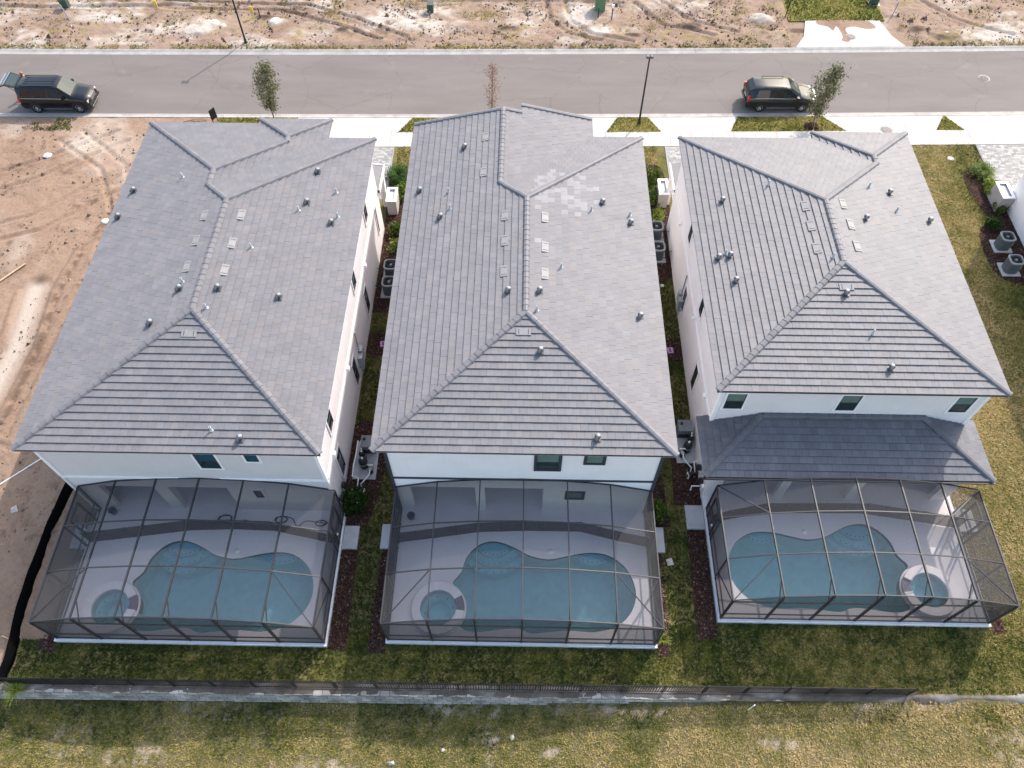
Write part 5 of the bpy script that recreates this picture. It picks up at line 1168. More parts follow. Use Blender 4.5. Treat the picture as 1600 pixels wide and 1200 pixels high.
def tuft_plant(x, y, label, mat, n=60, L=.4, cat='grass clump'):
    o = empty('ornamental_grass', (x, y, 0)); tag(o, label, cat, 'ornamental grass clumps'); m = MB()
    for i in range(n):
        a = random.uniform(0, 6.28); el = random.uniform(.3, 1.2); l = L * random.uniform(.6, 1.2); d = Vector((math.cos(a), math.sin(a), 0)); sd = Vector((-d.y, d.x, 0)) * .012; b = d * .04
        md = b + d * l * .5 * math.cos(el) + Vector((0, 0, l * .6 * math.sin(el))); tp = b + d * l * math.cos(el) * 1.1 + Vector((0, 0, l * .7 * math.sin(el)))
        m.add([b - sd, b + sd, md + sd, md - sd, tp], [(0, 1, 2, 3), (3, 2, 4)])
    m.build('blades', M[mat], o)
tuft_plant(6.75, 9.9, 'pale grass clump at the front right corner of the middle cage', 'leaf_lime', 80, .45); tuft_plant(6.8, 10.9, 'straw coloured grass clump along the middle cage', 'leaf_dry', 60, .4); tuft_plant(6.75, 13.1, 'green grass clump below the narrow right pad', 'leaf_lime', 60, .4); tuft_plant(6.75, 12.0, 'thin dry grass clump on the mulch by the middle cage', 'leaf_dry', 50, .35)
tuft_plant(-22.1, 7.15, 'bright green weed clump at the left end of the block wall', 'leaf_lime', 110, .75)

# ------------------------------------------------------------------ street lamps, sign, covers, utility boxes
def lamp_post(x, y, label, rz=0, head=True):
    L = empty('street_lamp', (x, y, 0), rz); tag(L, label, 'street lamp', 'black street lamps')
    MB().tube([(0, 0, 0), (0, 0, 5.25)], [.075, .05], 10).build('pole', M['black_metal'], L); MB().lathe([(.16, 0), (.16, .05), (.1, .12), (.1, .3), (.08, .35)], (0, 0, 0), 12).build('base', M['black_metal'], L)
    MB().beam((-.14, 0, 5.3), (.14, 0, 5.3), .05, .06).build('arm', M['black_metal'], L)
    for s in (-1, 1):
        h = MB().box(s * .14 - .10, s * .14 + .10, -.16, .16, 5.30, 5.38).build('lamp_head', M['black_metal'], L); MB().box(s * .14 - .08, s * .14 + .08, -.12, .12, 5.285, 5.302).build('lens', M['trim_white'], h); MB().box(s * .14 - .05, s * .14 + .05, -.09, .09, 5.38, 5.41).build('heat_sink', M['heater'], h)
lamp_post(8.28, 46.5, 'black street lamp on the grass verge behind the middle house'); lamp_post(-22.1, 55.85, 'black street lamp across the road, its top out of frame')
sg = empty('yard_sign', (-22.2, 46.05, 0)); tag(sg, 'small dark sign board leaning at the kerb by the dirt lot', 'sign')
MB().beam((-.2, 0, 0), (-.2, 0, 1.0), .04, .04).build('leg', M['black_metal'], sg); MB().beam((.2, 0, 0), (.2, 0, 1.0), .04, .04).build('leg', M['black_metal'], sg); MB().box(-.26, .26, -.02, .02, .35, 1.15).build('board', M['blackplastic'], sg); sg.rotation_euler = (0, 0, 1.0)
def cover(x, y, z, label, r=.33, mat='iron'):
    o = MB().lathe([(r, 0), (r, .012), (r - .04, .014), (.001, .014)], (0, 0, 0), 24).build('manhole_cover', M[mat]); o.location = (x, y, z); tag(o, label, 'manhole cover', 'manhole covers')
    MB().lathe([(r + .10, 0), (r + .10, .006), (r + .005, .006)], (0, 0, 0), 24).build('collar', M['kerb'], o)
cover(25.95, 47.12 - 1.0, .031, 'round iron cover in the pale driveway apron', .33); cover(34.9, 52.4, -.054, 'round manhole cover in the asphalt at far right', .34, 'asphalt'); cover(25.95, 57.5, .051, 'round iron cover in the far stained apron', .32)
def ubox(x, y, w_, d_, h_, mat, label):
    o = MB().box(-w_/2, w_/2, -d_/2, d_/2, 0, h_).build('utility_box', M[mat]); o.location = (x, y, 0); tag(o, label, 'utility box', 'utility boxes in the vacant lot'); bv = o.modifiers.new('bevel', 'BEVEL'); bv.width = .03; bv.segments = 2
    MB().box(-w_/2 - .03, w_/2 + .03, -d_/2 - .03, d_/2 + .03, h_, h_ + .05).build('lid', M[mat], o); MB().box(-w_/2 + .04, -.01, -d_/2 - .012, -d_/2, .08, h_ - .05).build('door', M[mat], o); MB().box(.01, w_/2 - .04, -d_/2 - .012, -d_/2, .08, h_ - .05).build('door', M[mat], o)
    MB().box(-w_/2 - .15, w_/2 + .15, -d_/2 - .15, d_/2 + .15, -.1, .04).build('base', M['pad'], o)
ubox(6.1, 61.0, .8, .8, 1.3, 'green_box', 'tall green utility box at the top edge above the middle house'); ubox(-37.9, 60.4, .6, .5, .8, 'green_box_dark', 'dark green utility box above the black SUV'); ubox(-7.8, 60.4, .5, .45, .7, 'green_box_dark', 'small dark utility box in the weeds above the red tree'); ubox(28.9, 62.3, .6, .5, .7, 'green_box_dark', 'dark utility box beyond the stained far apron')
def post(x, y, h, mat, label, lean=(0, 0), top=None):
    o = empty('marker_post', (x, y, 0)); tag(o, label, 'post', 'marker posts in the vacant lot'); MB().tube([(0, 0, -.2), (lean[0], lean[1], h)], .045, 8).build('shaft', M[mat], o)
    if top: MB().box(lean[0] - .09, lean[0] + .09, lean[1] - .06, lean[1] + .06, h - .15, h + .12).build('cap', M[top], o)
post(-37.0, 58.6, 1.2, 'meter', 'leaning grey post next to the dark green box', (-.35, .25)); post(7.0, 59.5, 1.2, 'blackplastic', 'black post with white cap near the tall green box', (0, 0), 'trim_white'); post(5.9, 59.7, .9, 'blackplastic', 'short black post in front of the tall green box'); post(30.0, 60.6, 1.1, 'meter', 'grey post with its shadow right of the far apron', (.15, .1)); post(21.2, 60.2, 1.5, 'blackplastic', 'thin black post left of the far apron', (.15, .3))
for x, y, lb in ((-22.2, 59.2, 'yellow marker stake right beside the far lamp pole'), (-30.2, 59.9, 'yellow marker stake left of the far white sand pile')):
    o = empty('marker_stake', (x, y, 0)); tag(o, lb, 'stake', 'yellow marker stakes'); MB().beam((0, 0, -.1), (.0, .1, .9), .05, .03, (0, 1, 0)).build('stake', M['wood'], o); MB().box(-.12, .12, .06, .12, .45, .95).build('ribbon', M['yellow'], o)
post(-21.6, 59.2, .9, 'blackplastic', 'short black post right of the yellow stake by the lamp'); post(-7.75, 59.3, .7, 'bark', 'short brown stub below the small dark utility box')
# ------------------------------------------------------------------ loose things on bare ground
def rock(x, y, r, mat, label, sq=.6, z=.03):
    o = bpy.data.objects.new('rock', None); m = MB(); n = 10; vs = []; rg = random.Random(int(x * 100 + y * 7))
    prof = [(.001, -.3), (.8, -.2), (1, .15), (.75, .55), (.35, .8), (.001, .85)]
    for rr_, zz in prof:
        for k in range(n): a = 2*math.pi*k/n; j = 1 + rg.uniform(-.16, .16); vs.append((r * rr_ * j * math.cos(a), r * rr_ * j * math.sin(a), r * sq * zz * (1 + rg.uniform(-.1, .1))))
    m.add(vs, [(i*n+k, i*n+(k+1) % n, (i+1)*n+(k+1) % n, (i+1)*n+k) for i in range(5) for k in range(n)]); o = m.build('rock', M[mat]); o.location = (x, y, z); tag(o, label, 'rock', 'loose rocks'); return o
rock(-27.1, 36.0, .26, 'rock', 'pale rock on the dirt right beside the left roof edge'); rock(-33.1, 42.3, .3, 'offwhite', 'whitish broken lump on the dirt below the SUV', .4); rock(-20.3, 58.8, .45, 'rock', 'grey rubble lump right of the far lamp', .5); rock(-25.2, 58.3, .5, 'offwhite', 'white boulder in the vacant lot left of the far lamp', .5, .05); rock(-24.4, 58.0, .3, 'offwhite', 'small white rock right of the white boulder', .6)
rock(29.6, 43.1, .22, 'offwhite', 'white stone on the lawn by the right-edge driveway', .5); rock(-3.1, 5.2, .08, 'offwhite', 'small white stone on the lower lawn', .5, -.78); rock(8.6, 31.2, .12, 'rock', 'small stone in the right gap lawn', .5)
def scrap(x, y, w_, d_, rz, label, mat='offwhite', z=.05, h=.03):
    o = MB(); o.add([(-w_/2, -d_/2, 0), (w_/2, -d_/2, .01), (w_/2 * .9, d_/2, h), (-w_/2, d_/2 * .9, 0), (0, 0, h * 1.6)], [(0, 1, 4), (1, 2, 4), (2, 3, 4), (3, 0, 4)]); o = o.build('scrap', M[mat]); o.location = (x, y, z); o.rotation_euler = (0, 0, rz); tag(o, label, 'scrap', 'scraps of litter')
scrap(-25.4, 15.75, .34, .34, .4, 'white scrap of sheeting on the shaded dirt', h=.1); scrap(7.4, 13.6, .3, .34, .2, 'white paper scrap on the grass right of the middle cage', h=.06); scrap(-26.0, 34.0, .35, .12, .2, 'thin white sliver on the dirt near the pale rock'); scrap(33.6, 58.2, .9, .25, .1, 'white plastic strip in the far right lot', h=.05); scrap(-5.3, 4.65, .26, .16, .2, 'crumpled grey paper on the lower lawn', 'pad', z=-.85, h=.08); scrap(-.1, 5.75, .2, .25, .3, 'pale scrap on the lower lawn by the worn path', 'rock', z=-.72, h=.08)
pv = MB().tube([(-26.9, 16.9, .05), (-25.0, 18.7, .07)], .035, 8).build('loose_pipe', M['pvc']); tag(pv, 'white plastic pipe lying on the dirt at the left edge', 'pipe')
bd = MB().beam((-32.2, 30.4, .09), (-30.9, 32.2, .1), .12, .04).build('timber', M['wood']); tag(bd, 'weathered board lying on the dirt at the left edge', 'board')
tw = MB().tube([(-24.6, 46.0, .06), (-23.9, 46.2, .12), (-22.9, 46.25, .08)], .03, 5).tube([(-24.1, 46.15, .1), (-23.3, 45.95, .1)], .02, 5).build('fallen_branch', M['bark']); tag(tw, 'dark fallen branches at the kerb above the left roof', 'branch')
mk = MB().tube([(10.2, 6.95, -.2), (10.3, 7.0, .75)], .025, 6).build('marker_rod', M['trim_white']); tag(mk, 'white rod stuck in the grass below the picket fence', 'rod')

# ------------------------------------------------------------------ vehicles
def wheel(parent, x, y, r, wd, s):
    W_ = empty('wheel', (x, y, r)); W_.parent = parent
    t = MB(); n = 24
    prof = [(r * .64, -wd/2), (r * .93, -wd/2), (r, -wd/2 + .04), (r, wd/2 - .04), (r * .93, wd/2), (r * .64, wd/2)]
    vs = [(a * math.cos(2*math.pi*k/n), b, a * math.sin(2*math.pi*k/n)) for a, b in prof for k in range(n)]; t.add(vs, [(i*n+k, (i+1)*n+k, (i+1)*n+(k+1) % n, i*n+(k+1) % n) for i in range(5) for k in range(n)], True); t.build('tyre', M['tyre'], W_)
    rm_ = MB(); ys = s * (wd/2 - .02)
    for k in range(6):
        a = k * math.pi / 3 + .2; c, d = math.cos(a), math.sin(a); e = .055
        rm_.add([(.05*c - e*d, ys, .05*d + e*c), (.05*c + e*d, ys, .05*d - e*c), (r*.66*c + e*.8*d, ys - s*.02, r*.66*d - e*.8*c), (r*.66*c - e*.8*d, ys - s*.02, r*.66*d + e*.8*c)], [(0, 1, 2, 3)])
    ri = [(r*.66*math.cos(2*math.pi*k/n), ys, r*.66*math.sin(2*math.pi*k/n)) for k in range(n)]; rj = [(r*.57*math.cos(2*math.pi*k/n), ys, r*.57*math.sin(2*math.pi*k/n)) for k in range(n)]
    rm_.add(ri + rj, [(k, (k+1) % n, n+(k+1) % n, n+k) for k in range(n)]); rm_.add([(.08*math.cos(2*math.pi*k/10), ys + s*.01, .08*math.sin(2*math.pi*k/10)) for k in range(10)], [tuple(range(10))]); rm_.build('rim', M['rim'], W_)
    MB().add([(r*.64*math.cos(2*math.pi*k/n), ys - s*.09, r*.64*math.sin(2*math.pi*k/n)) for k in range(n)], [tuple(range(n))]).build('brake', M['blackplastic'], W_)
def vehicle(name, loc, rz, label, st, wheels, r, paint, glass_x, shield, cat, rails, hatch):
    """st: stations (x, w_sill, w_mid, w_belt, z_belt, w_top, z_top); nose towards +x"""
    V = empty(name, loc, rz); tag(V, label, cat, 'parked vehicles')
    zs, zm = .30, .62; rings = []
    for x, ws, wm, wb_, zb, wt, zt in st:
        half = [(ws, zs), (wm, zm), (wb_, zb), (wb_ - .025, zb + .03), (wt, zt - .07), (wt - .10, zt - .012), (wt * .4, zt)]
        rings.append([(x, y, z) for y, z in half] + [(x, -y, z) for y, z in reversed(half)])
    n = 14; b = MB(); vs = [p for rg in rings for p in rg]; fs = []
    for i in range(len(rings) - 1):
        xm = (st[i][0] + st[i + 1][0]) / 2
        for k in range(n - 1): fs.append((i*n+k, i*n+k+1, (i+1)*n+k+1, (i+1)*n+k))
    b.add(vs, fs, True); b.add(rings[0], [tuple(range(n))]); b.add(rings[-1], [tuple(reversed(range(n)))])
    body = b.build('body', paint, V)
    MB().box(st[0][0] + .15, st[-1][0] - .2, -.8, .8, .24, .34).build('underbody', M['blackplastic'], V)
    def at(x, t, sd, off=.012):
        for i in range(len(st) - 1):
            if st[i][0] <= x <= st[i + 1][0]:
                u = (x - st[i][0]) / (st[i + 1][0] - st[i][0]); g = [st[i][k] + (st[i + 1][k] - st[i][k]) * u for k in range(7)]
                y0, z0, y1, z1 = g[3] - .025, g[4] + .03, g[5], g[6] - .07; return (x, sd * (y0 + (y1 - y0) * t + off), z0 + (z1 - z0) * t + off * .3)
    for sd in (-1, 1):
        for x0, x1, tx0, tx1 in glass_x:
            p = [at(x0, .06, sd), at(x1, .06, sd), at(tx1, .9, sd), at(tx0, .9, sd)]; MB().add(p, [(0, 1, 2, 3)] if sd < 0 else [(3, 2, 1, 0)]).build('window', M['car_glass'], V)
        a, c = glass_x[0][0] - .1, glass_x[-1][1] + .1; m = MB()
        pts = [at(a + (c - a) * k / 6, -.02, sd, .015) for k in range(7)]; m.tube(pts, .014, 5); m.build('belt_moulding', M['chrome'], V)
        for wx in wheels: wheel(V, wx, sd * (st[3][2] - .09), r, .24, sd)
        for wx in wheels:
            m = MB(); n2 = 14; yy = sd * (st[3][2] + .008); R1, R0 = r + .09, r + .02
            m.add([(wx + R1*math.cos(math.pi*k/n2), yy, r + R1*math.sin(math.pi*k/n2)) for k in range(n2+1)] + [(wx + R0*math.cos(math.pi*k/n2), yy, r + R0*math.sin(math.pi*k/n2)) for k in range(n2+1)], [(k, k+1, n2+2+k, n2+1+k) for k in range(n2)]); m.build('wheel_arch', M['blackplastic'], V)
            MB().add([(wx, sd * (st[3][2] + .004), r)] + [(wx + R0*math.cos(2*math.pi*k/20), sd * (st[3][2] + .004), max(.3, r + R0*math.sin(2*math.pi*k/20))) for k in range(20)], [(0, 1+k, 1+(k+1) % 20) for k in range(20)]).build('wheel_well', M['blackplastic'], V)
        x = glass_x[-1][1] - .12; q = at(x, .08, sd, .02); mi = MB().box(q[0] - .09, q[0] + .07, min(q[1], q[1] + sd * .22), max(q[1], q[1] + sd * .22), q[2], q[2] + .16).build('mirror', paint, V)
        MB().beam((wheels[0] + .5, sd * (st[3][1] + .03), .33), (wheels[1] - .5, sd * (st[3][1] + .03), .33), .08, .05).build('side_step', M['chrome'], V)
        if rails: MB().tube([(rails[0], sd * .62, rails[2]), (rails[0] + .1, sd * .62, rails[2] + .06), (rails[1] - .1, sd * .62, rails[2] + .06), (rails[1], sd * .62, rails[2])], .025, 6).build('roof_rail', M['blackplastic'], V)
        tl = MB().box(st[0][0] - .03, st[0][0] + .12, min(sd * .78, sd * (st[1][3] + .012)), max(sd * .78, sd * (st[1][3] + .012)), .85, 1.22).build('tail_lamp', M['tail'], V)
        f = st[-2]; MB().box(f[0] - .20, f[0] + .075, min(sd * .48, sd * (f[3] + .015)), max(sd * .48, sd * (f[3] + .015)), .74, .90).build('headlamp', M['lamp_clear'], V)
    (x0, x1) = shield; g0 = [s for s in st if s[0] == x0][0]; g1 = [s for s in st if s[0] == x1][0]; e = .02
    MB().add([(x0 + .02, -g0[5] + .07, g0[6] - .01 + e), (x1 - .03, -g1[5] + .08, g1[6] + e + .01), (x1 - .03, g1[5] - .08, g1[6] + e + .01), (x0 + .02, g0[5] - .07, g0[6] - .01 + e), (x0 + .02, 0, g0[6] + .01 + e), (x1 - .03, 0, g1[6] + .03 + e)], [(0, 1, 5, 4), (4, 5, 2, 3)]).build('windshield', M['shield'], V)
    f = st[-1]; MB().box(f[0] - .06, f[0] + .03, -.42, .42, .62, .90).build('grille', M['chrome'], V); MB().box(f[0] - .1, f[0] + .06, -.85, .85, .36, .52).build('bumper', M['blackplastic'], V); MB().box(f[0] + .02, f[0] + .075, -.7, .7, .30, .36).build('lip', M['chrome'], V)
    MB().box(st[0][0] - .09, st[0][0] + .06, -.86, .86, .42, .66).build('rear_bumper', paint if not hatch else M['blackplastic'], V)
    return V
suv_st = [(-2.50, .86, .93, .93, 1.14, .74, 1.86), (-2.25, .90, .98, .96, 1.15, .77, 1.92), (-1.5, .93, 1.0, .97, 1.15, .78, 1.95), (0, .93, 1.0, .97, 1.14, .78, 1.95), (.55, .93, 1.0, .97, 1.12, .75, 1.90), (1.28, .93, 1.0, .96, 1.08, .80, 1.22), (1.55, .93, 1.0, .95, 1.05, .80, 1.19), (2.08, .92, .98, .90, .98, .76, 1.11), (2.30, .88, .93, .85, .90, .70, 1.03), (2.42, .76, .80, .74, .80, .60, .92)]
suv = vehicle('parked_suv', (-33.9, near(-34.2) + 1.05, -.055), 0.02, 'black SUV with its tailgate raised at the left kerb', suv_st, (-1.5, 1.58), .40, M['car_black'], [(-2.3, -1.45, -2.2, -1.45), (-1.35, -.42, -1.35, -.42), (-.32, .95, -.32, .52)], (.55, 1.28), 'car', (-2.1, .3, 1.93), True)
# dark panel put in for the shaded cargo space, and the raised tailgate
MB().box(-2.525, -2.503, -.70, .70, .72, 1.78).build('cargo_dark_panel', M['blackplastic'], suv)
tg = MB(); tg.add([(-2.42, -.72, 1.90), (-2.42, .72, 1.90), (-3.10, .76, 2.16), (-3.10, -.76, 2.16), (-3.52, -.76, 2.02), (-3.52, .76, 2.02), (-2.42, -.72, 1.84), (-2.42, .72, 1.84), (-3.10, .76, 2.08), (-3.10, -.76, 2.08), (-3.50, -.76, 1.94), (-3.50, .76, 1.94)], [(0, 1, 2, 3), (3, 2, 5, 4), (6, 9, 8, 7), (9, 10, 11, 8), (0, 3, 9, 6), (3, 4, 10, 9), (1, 7, 8, 2), (2, 8, 11, 5), (4, 5, 11, 10)]); tgo = tg.build('tailgate', M['car_black'], suv)
MB().add([(-2.50, -.6, 1.945), (-2.50, .6, 1.945), (-3.02, .64, 2.143), (-3.02, -.64, 2.143)], [(0, 1, 2, 3)]).build('rear_glass', M['shield'], tgo); MB().beam((-3.13, -.7, 2.165), (-3.13, .7, 2.165), .06, .03).build('chrome_bar', M['chrome'], tgo); MB().beam((-3.45, -.7, 2.06), (-3.45, .7, 2.06), .10, .03).build('plate_bar', M['chrome'], tgo)
for s in (-1, 1): MB().tube([(-2.5, s * .66, 1.5), (-2.95, s * .7, 2.05)], .018, 5).build('strut', M['blackplastic'], tgo)
for k in range(5): MB().beam((-2.0, -.5 + k * .25, 1.962 - .012 * abs(k - 2)), (.2, -.5 + k * .25, 1.968 - .012 * abs(k - 2)), .05, .012).build('roof_rib', M['car_black'], suv)
van_st = [(-2.50, .82, .88, .86, 1.02, .55, 1.25), (-2.38, .88, .96, .93, 1.06, .66, 1.55), (-2.05, .90, .98, .95, 1.08, .72, 1.74), (-1.2, .92, 1.0, .96, 1.08, .74, 1.78), (-.1, .92, 1.0, .96, 1.06, .74, 1.78), (.45, .92, 1.0, .96, 1.04, .71, 1.72), (1.35, .92, 1.0, .95, 1.02, .78, 1.14), (1.75, .92, .99, .92, .97, .76, 1.06), (2.25, .90, .94, .86, .88, .70, .95), (2.5, .80, .82, .76, .76, .58, .84)]
van = vehicle('parked_minivan', (18.65, near(18.8) + 1.12, -.055), 0.018, 'dark charcoal minivan with roof rails parked behind the leaning tree', van_st, (-1.55, 1.52), .35, M['car_green'], [(-1.95, -1.05, -1.85, -1.05), (-.95, .05, -.95, .05), (.15, 1.15, .15, .48)], (.45, 1.35), 'car', (-1.5, .1, 1.77), False)
MB().add([(-2.43, -.60, 1.52), (-2.43, .60, 1.52), (-2.10, .66, 1.735), (-2.10, -.66, 1.735), (-2.525, -.66, 1.16), (-2.525, .66, 1.16)], [(4, 5, 1, 0), (0, 1, 2, 3)]).build('rear_glass', M['car_glass'], van); MB().box(-2.56, -2.515, -.25, .25, .78, .9).build('plate', M['offwhite'], van)

# ------------------------------------------------------------------ the person behind the SUV
def person(x, y, rz, label):
    P = empty('person', (x, y, -.055), rz); tag(P, label, 'person')
    J = {'pel': (0, 0, .95, .15, .12), 'sp': (0, .02, 1.15, .14, .11), 'ch': (0, .03, 1.36, .17, .12), 'nk': (0, .06, 1.50, .055, .055), 'hd0': (0, .09, 1.58, .07, .085), 'hd1': (0, .10, 1.68, .08, .095), 'hd2': (0, .09, 1.75, .055, .065)}
    for s, n in ((-1, 'l'), (1, 'r')):
        J.update({n+'hip': (s*.09, 0, .90, .1, .1), n+'kn': (s*.10, .03, .50, .065, .065), n+'an': (s*.10, -.01, .10, .045, .045), n+'toe': (s*.11, .16, .04, .04, .035), n+'sh': (s*.19, .03, 1.41, .06, .06), n+'el': (s*.25, .10, 1.14, .045, .045), n+'wr': (s*.20, .32, 1.08, .03, .026), n+'pm': (s*.19, .39, 1.07, .036, .018)})
        for k in range(4): J.update({n+'f%d' % k: (s*(.19 + (k-1.5)*.018), .43, 1.065, .009, .009), n+'g%d' % k: (s*(.19 + (k-1.5)*.02), .47 - .006*abs(k-1.5), 1.045, .008, .008)})
        J.update({n+'t0': (s*.155, .39, 1.06, .010, .010), n+'t1': (s*.14, .425, 1.05, .009, .009)})
    E = [('pel', 'sp'), ('sp', 'ch'), ('ch', 'nk'), ('nk', 'hd0'), ('hd0', 'hd1'), ('hd1', 'hd2')]
    for n in 'lr': E += [('pel', n+'hip'), (n+'hip', n+'kn'), (n+'kn', n+'an'), (n+'an', n+'toe'), ('ch', n+'sh'), (n+'sh', n+'el'), (n+'el', n+'wr'), (n+'wr', n+'pm'), (n+'pm', n+'t0'), (n+'t0', n+'t1')] + [e for k in range(4) for e in ((n+'pm', n+'f%d' % k), (n+'f%d' % k, n+'g%d' % k))]
    ks = list(J); me = bpy.data.meshes.new('body'); me.from_pydata([J[k][:3] for k in ks], [(ks.index(a), ks.index(b)) for a, b in E], []); me.materials.append(M['skin'])
    o = linkmesh('body', me, P); sk = o.modifiers.new('skin', 'SKIN'); sk.use_smooth_shade = True
    for k, v in zip(ks, me.skin_vertices[0].data): v.radius = J[k][3:]
    me.skin_vertices[0].data[0].use_root = True; ss = o.modifiers.new('sub', 'SUBSURF'); ss.levels = ss.render_levels = 1
    # clothing follows the body as its own shells
    for nm, names, grow in (('shirt', ['pel', 'sp', 'ch', 'lsh', 'lel', 'rsh', 'rel'], 1.16), ('trousers', ['pel', 'lhip', 'lkn', 'lan', 'rhip', 'rkn', 'ran'], 1.18)):
        m2 = bpy.data.meshes.new(nm); ee = [(a, b) for a, b in E if a in names and b in names]; m2.from_pydata([J[k][:3] for k in names], [(names.index(a), names.index(b)) for a, b in ee], []); m2.materials.append(M['cloth_dark'])
        c = linkmesh(nm, m2, P); sk = c.modifiers.new('skin', 'SKIN'); sk.use_smooth_shade = True
        for k, v in zip(names, m2.skin_vertices[0].data): v.radius = (J[k][3] * grow, J[k][4] * grow)
        m2.skin_vertices[0].data[0].use_root = True; ss = c.modifiers.new('sub', 'SUBSURF'); ss.levels = ss.render_levels = 1
    MB().lathe([(.10, -.06), (.108, .0), (.10, .06), (.06, .10), (.001, .115)], (0, .07, 1.70), 14).lathe([(.085, -.12), (.10, -.06)], (0, .05, 1.70), 14).build('hair', M['hair'], P)
    for s in (-1, 1): MB().lathe([(.001, -.008), (.012, 0), (.001, .008)], (s * .03, .185, 1.67), 6).build('eye', M['blackplastic'], P); MB().lathe([(.001, -.03), (.02, 0), (.001, .03)], (s * .085, .08, 1.66), 6).build('ear', M['skin'], P)
    MB().add([(-.015, .185, 1.63), (.015, .185, 1.63), (0, .215, 1.632), (0, .187, 1.672)], [(0, 1, 2), (1, 3, 2), (3, 0, 2)]).build('nose', M['skin'], P); MB().box(-.025, .025, .176, .186, 1.595, 1.602).build('mouth', M['hair'], P)
person(-36.75, 49.25, -1.9, 'person in dark clothes with reddish hair at the raised tailgate')

# ------------------------------------------------------------------ grass blades
def grass(name, poly, dens, dryf, zf, excl=(), size=.11, probf=None):
    xs = [p[0] for p in poly]; ys = [p[1] for p in poly]; A = (max(xs) - min(xs)) * (max(ys) - min(ys)); n = int(A * dens)
    x = RNG.uniform(min(xs), max(xs), n); y = RNG.uniform(min(ys), max(ys), n); k = inpoly(x, y, poly)
    for e in excl: k &= ~inpoly(x, y, e)
    x, y = x[k], y[k]
    if probf is not None: k = RNG.uniform(0, 1, len(x)) < probf(x, y); x, y = x[k], y[k]
    n = len(x); z = zf(x, y); dry = np.clip(dryf(x, y) + .75 * (fbm(x * .55, y * .55, 7, 4) - .5) + .45 * (fbm(x * 2.2, y * 2.2, 9, 3) - .5) + RNG.normal(0, .10, n), 0, 1)
    V = []; D = []
    for b in range(3):
        a = RNG.uniform(0, 2*np.pi, n); L = size * RNG.uniform(.6, 1.4, n); wd = .022 * RNG.uniform(.7, 1.4, n); ox, oy = RNG.normal(0, .025, n), RNG.normal(0, .025, n); ln = RNG.uniform(.35, 1.0, n)
        dx, dy = np.cos(a), np.sin(a); p0 = np.stack([x + ox - dy*wd, y + oy + dx*wd, z], -1); p1 = np.stack([x + ox + dy*wd, y + oy - dx*wd, z], -1); p2 = np.stack([x + ox + dx*L*ln, y + oy + dy*L*ln, z + L*(1.1 - .6*ln)], -1)
        V.append(np.stack([p0, p1, p2], 1)); D.append(np.clip(dry + RNG.normal(0, .07, n), 0, 1))
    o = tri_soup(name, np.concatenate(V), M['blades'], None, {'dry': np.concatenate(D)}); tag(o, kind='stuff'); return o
hx = lambda a, b, c, d: [(a, c), (b, c), (b, d), (a, d)]
EX = [rect(d) for d in DECKS.values()] + [hx(-21.3, -8.85, 15.8, 37), hx(-5.95, 6.35, 16, 37.5), hx(9.28, 21.55, 16.9, 37), hx(31.75, 60, 15, 40), hx(-8.6, -7.83, 13.9, 15.2), hx(-6.73, -5.9, 13.95, 15.3), hx(6.4, 7.22, 14, 15.36), hx(8.4, 9.35, 15.28, 16.6), hx(21.8, 22.8, 15.4, 16.6)] + MULCH + PAVED
zero = lambda x, y: 0 * x
grass('back_lawn_grass', [(-22.6, 7.7), (24, 7.8), (24, 11.2), (-22.6, 9.4)], 190, lambda x, y: .15 + .014 * np.clip(x - 6, 0, 14), zero, EX)  # low dryness: greener grass, with the shade behind the cages put into its colour
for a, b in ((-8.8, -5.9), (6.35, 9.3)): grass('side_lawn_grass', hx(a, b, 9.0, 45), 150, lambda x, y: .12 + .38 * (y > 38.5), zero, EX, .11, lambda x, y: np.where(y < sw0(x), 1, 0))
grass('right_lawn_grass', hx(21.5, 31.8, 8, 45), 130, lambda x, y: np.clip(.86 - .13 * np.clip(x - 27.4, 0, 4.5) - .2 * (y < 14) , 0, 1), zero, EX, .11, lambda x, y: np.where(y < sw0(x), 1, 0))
for V_ in VERGE: grass('verge_grass', V_, 170, lambda x, y: .47 + 0 * x, lambda x, y: .03 + 0 * x, MULCH, .09)
def lowzz(x, y):
    l = np.vectorize(low)(x); T = yf(x) - .02 - y; return l - .035 * T * np.clip(-l * 2, 0, 1) + .10 * (fbm(x * .6, y * .6, 101) - .5) * np.clip(T, 0, 1) + .05 * (fbm(x * 2.5, y * 2.5, 103) - .5) * np.clip(T * 2, 0, 1) - .01
grass('lower_lawn_grass', [(-32, -2), (34, -2), (34, 7.5), (17.4, 7.4), (10, 7.2), (-32, 6.9)], 190, lambda x, y: .39 + .022 * np.clip(x + 2, -2, 18) + .14 * (x < -7) + .12 * np.clip(5.6 - y, -1, 1.2), lowzz, (), .12, lambda x, y: 1 - .85 * np.clip(worn(x, y) * 1.4, 0, 1))
grass('far_verge_grass', [(-45, 53), (45, 56), (45, 59), (-45, 56)], 120, lambda x, y: .42 + 0 * x, lambda x, y: .04 + 0 * x, (), .12, lambda x, y: np.clip(1.25 - (y - far(x) - .66) / .55, 0, 1) * (y > far(x) + .66) * (fbm(x * .35, y * .1, 201) > .40) * ((x < 21) | (x > 30.5)))
grass('far_lot_weeds', [(-45, 55.5), (45, 57), (45, 64), (-45, 63)], 55, lambda x, y: .6 + 0 * x, lambda x, y: .02 + 0 * x, (), .17, lambda x, y: np.clip((fbm(x * .45, y * .6, 203) - .58) * 5, 0, 1) * (y > far(x) + .9) * ((x < 21) | (x > 30.2)))
grass('far_strip_grass', hx(21.5, 29.1, 59.7, 64), 110, lambda x, y: .30 + .25 * np.exp(-((x - 25.3) / 1.6)**2), lambda x, y: .03 + 0 * x, (), .11)
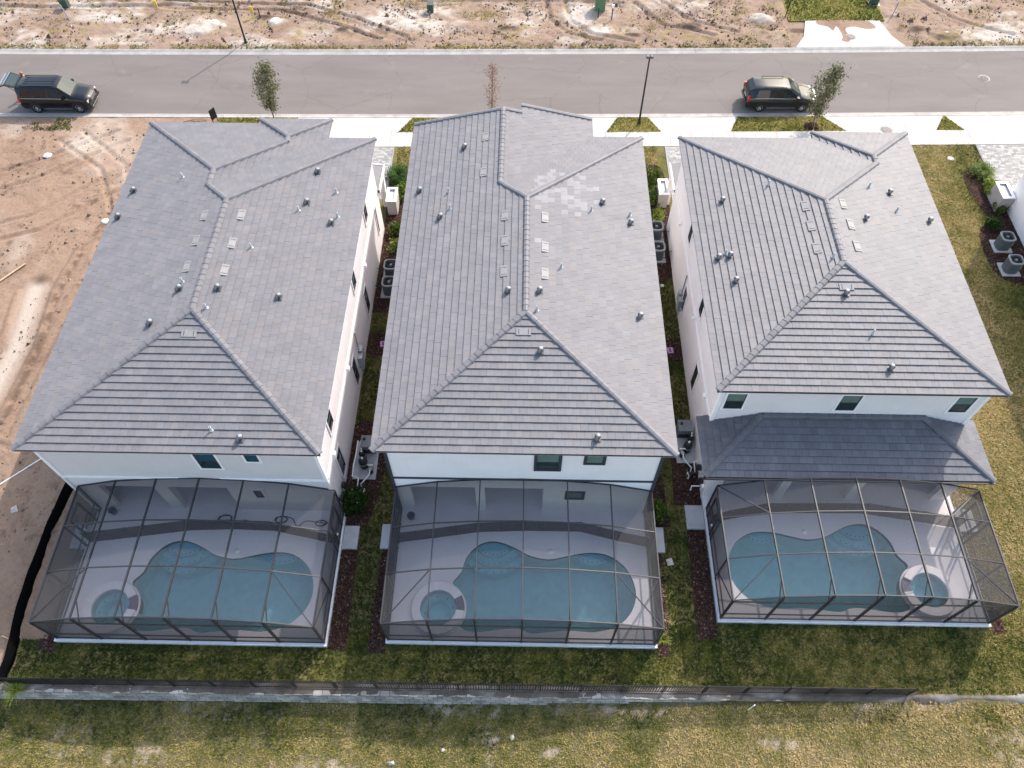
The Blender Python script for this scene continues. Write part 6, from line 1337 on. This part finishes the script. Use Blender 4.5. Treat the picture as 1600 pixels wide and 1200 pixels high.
grass('dirt_edge_weeds', [(-39, 44.8), (-31, 45), (-31, 46.3), (-39, 46.2)], 130, lambda x, y: .25 + 0 * x, lambda x, y: .03 + 0 * x, (), .13, lambda x, y: np.clip((fbm(x * .6, y * .8, 205) - .47) * 8, 0, 1) * (y < near(x) - .55))

# ------------------------------------------------------------------ clods and gravel on the bare lots
def clods(name, x, y, z, size, mat):
    n = len(x); base = np.array([(1, 0, 0), (-.5, .87, 0), (-.5, -.87, 0), (0, 0, .9)]); V = []
    a = RNG.uniform(0, 6.28, n); s_ = size * RNG.lognormal(0, .55, n); P = []
    for k in range(4):
        j = RNG.uniform(.6, 1.3, n) * s_; bx_, by_ = base[k, 0] * np.cos(a) - base[k, 1] * np.sin(a), base[k, 0] * np.sin(a) + base[k, 1] * np.cos(a); P.append(np.stack([x + bx_ * j, y + by_ * j, z + base[k, 2] * j - (0 if k == 3 else .01)], -1))
    for f in ((0, 1, 3), (1, 2, 3), (2, 0, 3)): V.append(np.stack([P[f[0]], P[f[1]], P[f[2]]], 1))
    V = np.stack(V, 1).reshape(-1, 3, 3); o = tri_soup(name, V, mat); tag(o, kind='stuff')
M['clod_dark'] = leaf('clod_dark', [(0, (.09, .062, .05)), (.7, (.19, .13, .10)), (1, (.30, .22, .17))]); M['clod_pale'] = leaf('clod_pale', [(0, (.28, .21, .17)), (1, (.55, .50, .46))])
n = 9000; x = RNG.uniform(-46, -21.6, n); y = RNG.uniform(9.6, 46, n); k = (fbm(x * .35, y * .35, 33) > .50 - .12 * RNG.uniform(0, 1, n)) & (y < near(x) - .7); clods('dirt_clods', x[k], y[k], .03 + 0 * x[k], .035, M['clod_dark'])
k = RNG.uniform(0, 1, n) < .04; k &= y < near(x) - .7; clods('pale_gravel', x[k] + .3, y[k], .04 + 0 * x[k], .03, M['clod_pale'])
n = 12000; x = RNG.uniform(-46, 44, n); y = RNG.uniform(0.9, 8, n) + far(x); ok = ((x < 20.9) | (x > 30.4)); k = ok & (fbm(x * .3, y * .4, 82) > .46 - .1 * RNG.uniform(0, 1, n)); clods('lot_clods', x[k], y[k], .04 + 0 * x[k], .05, M['clod_dark'])
k = ok & (RNG.uniform(0, 1, n) < .12); clods('lot_gravel', x[k] + .2, y[k] + .1, .05 + 0 * x[k], .045, M['clod_pale'])
k = ~ok & (y > far(x) + 4.4) ; n = 90; x = RNG.uniform(-22, 14, n); y = yf(x) - RNG.uniform(.3, 3.0, n); clods('lawn_litter', x, y, lowzz(x, y) + .03, .025, M['clod_pale'])
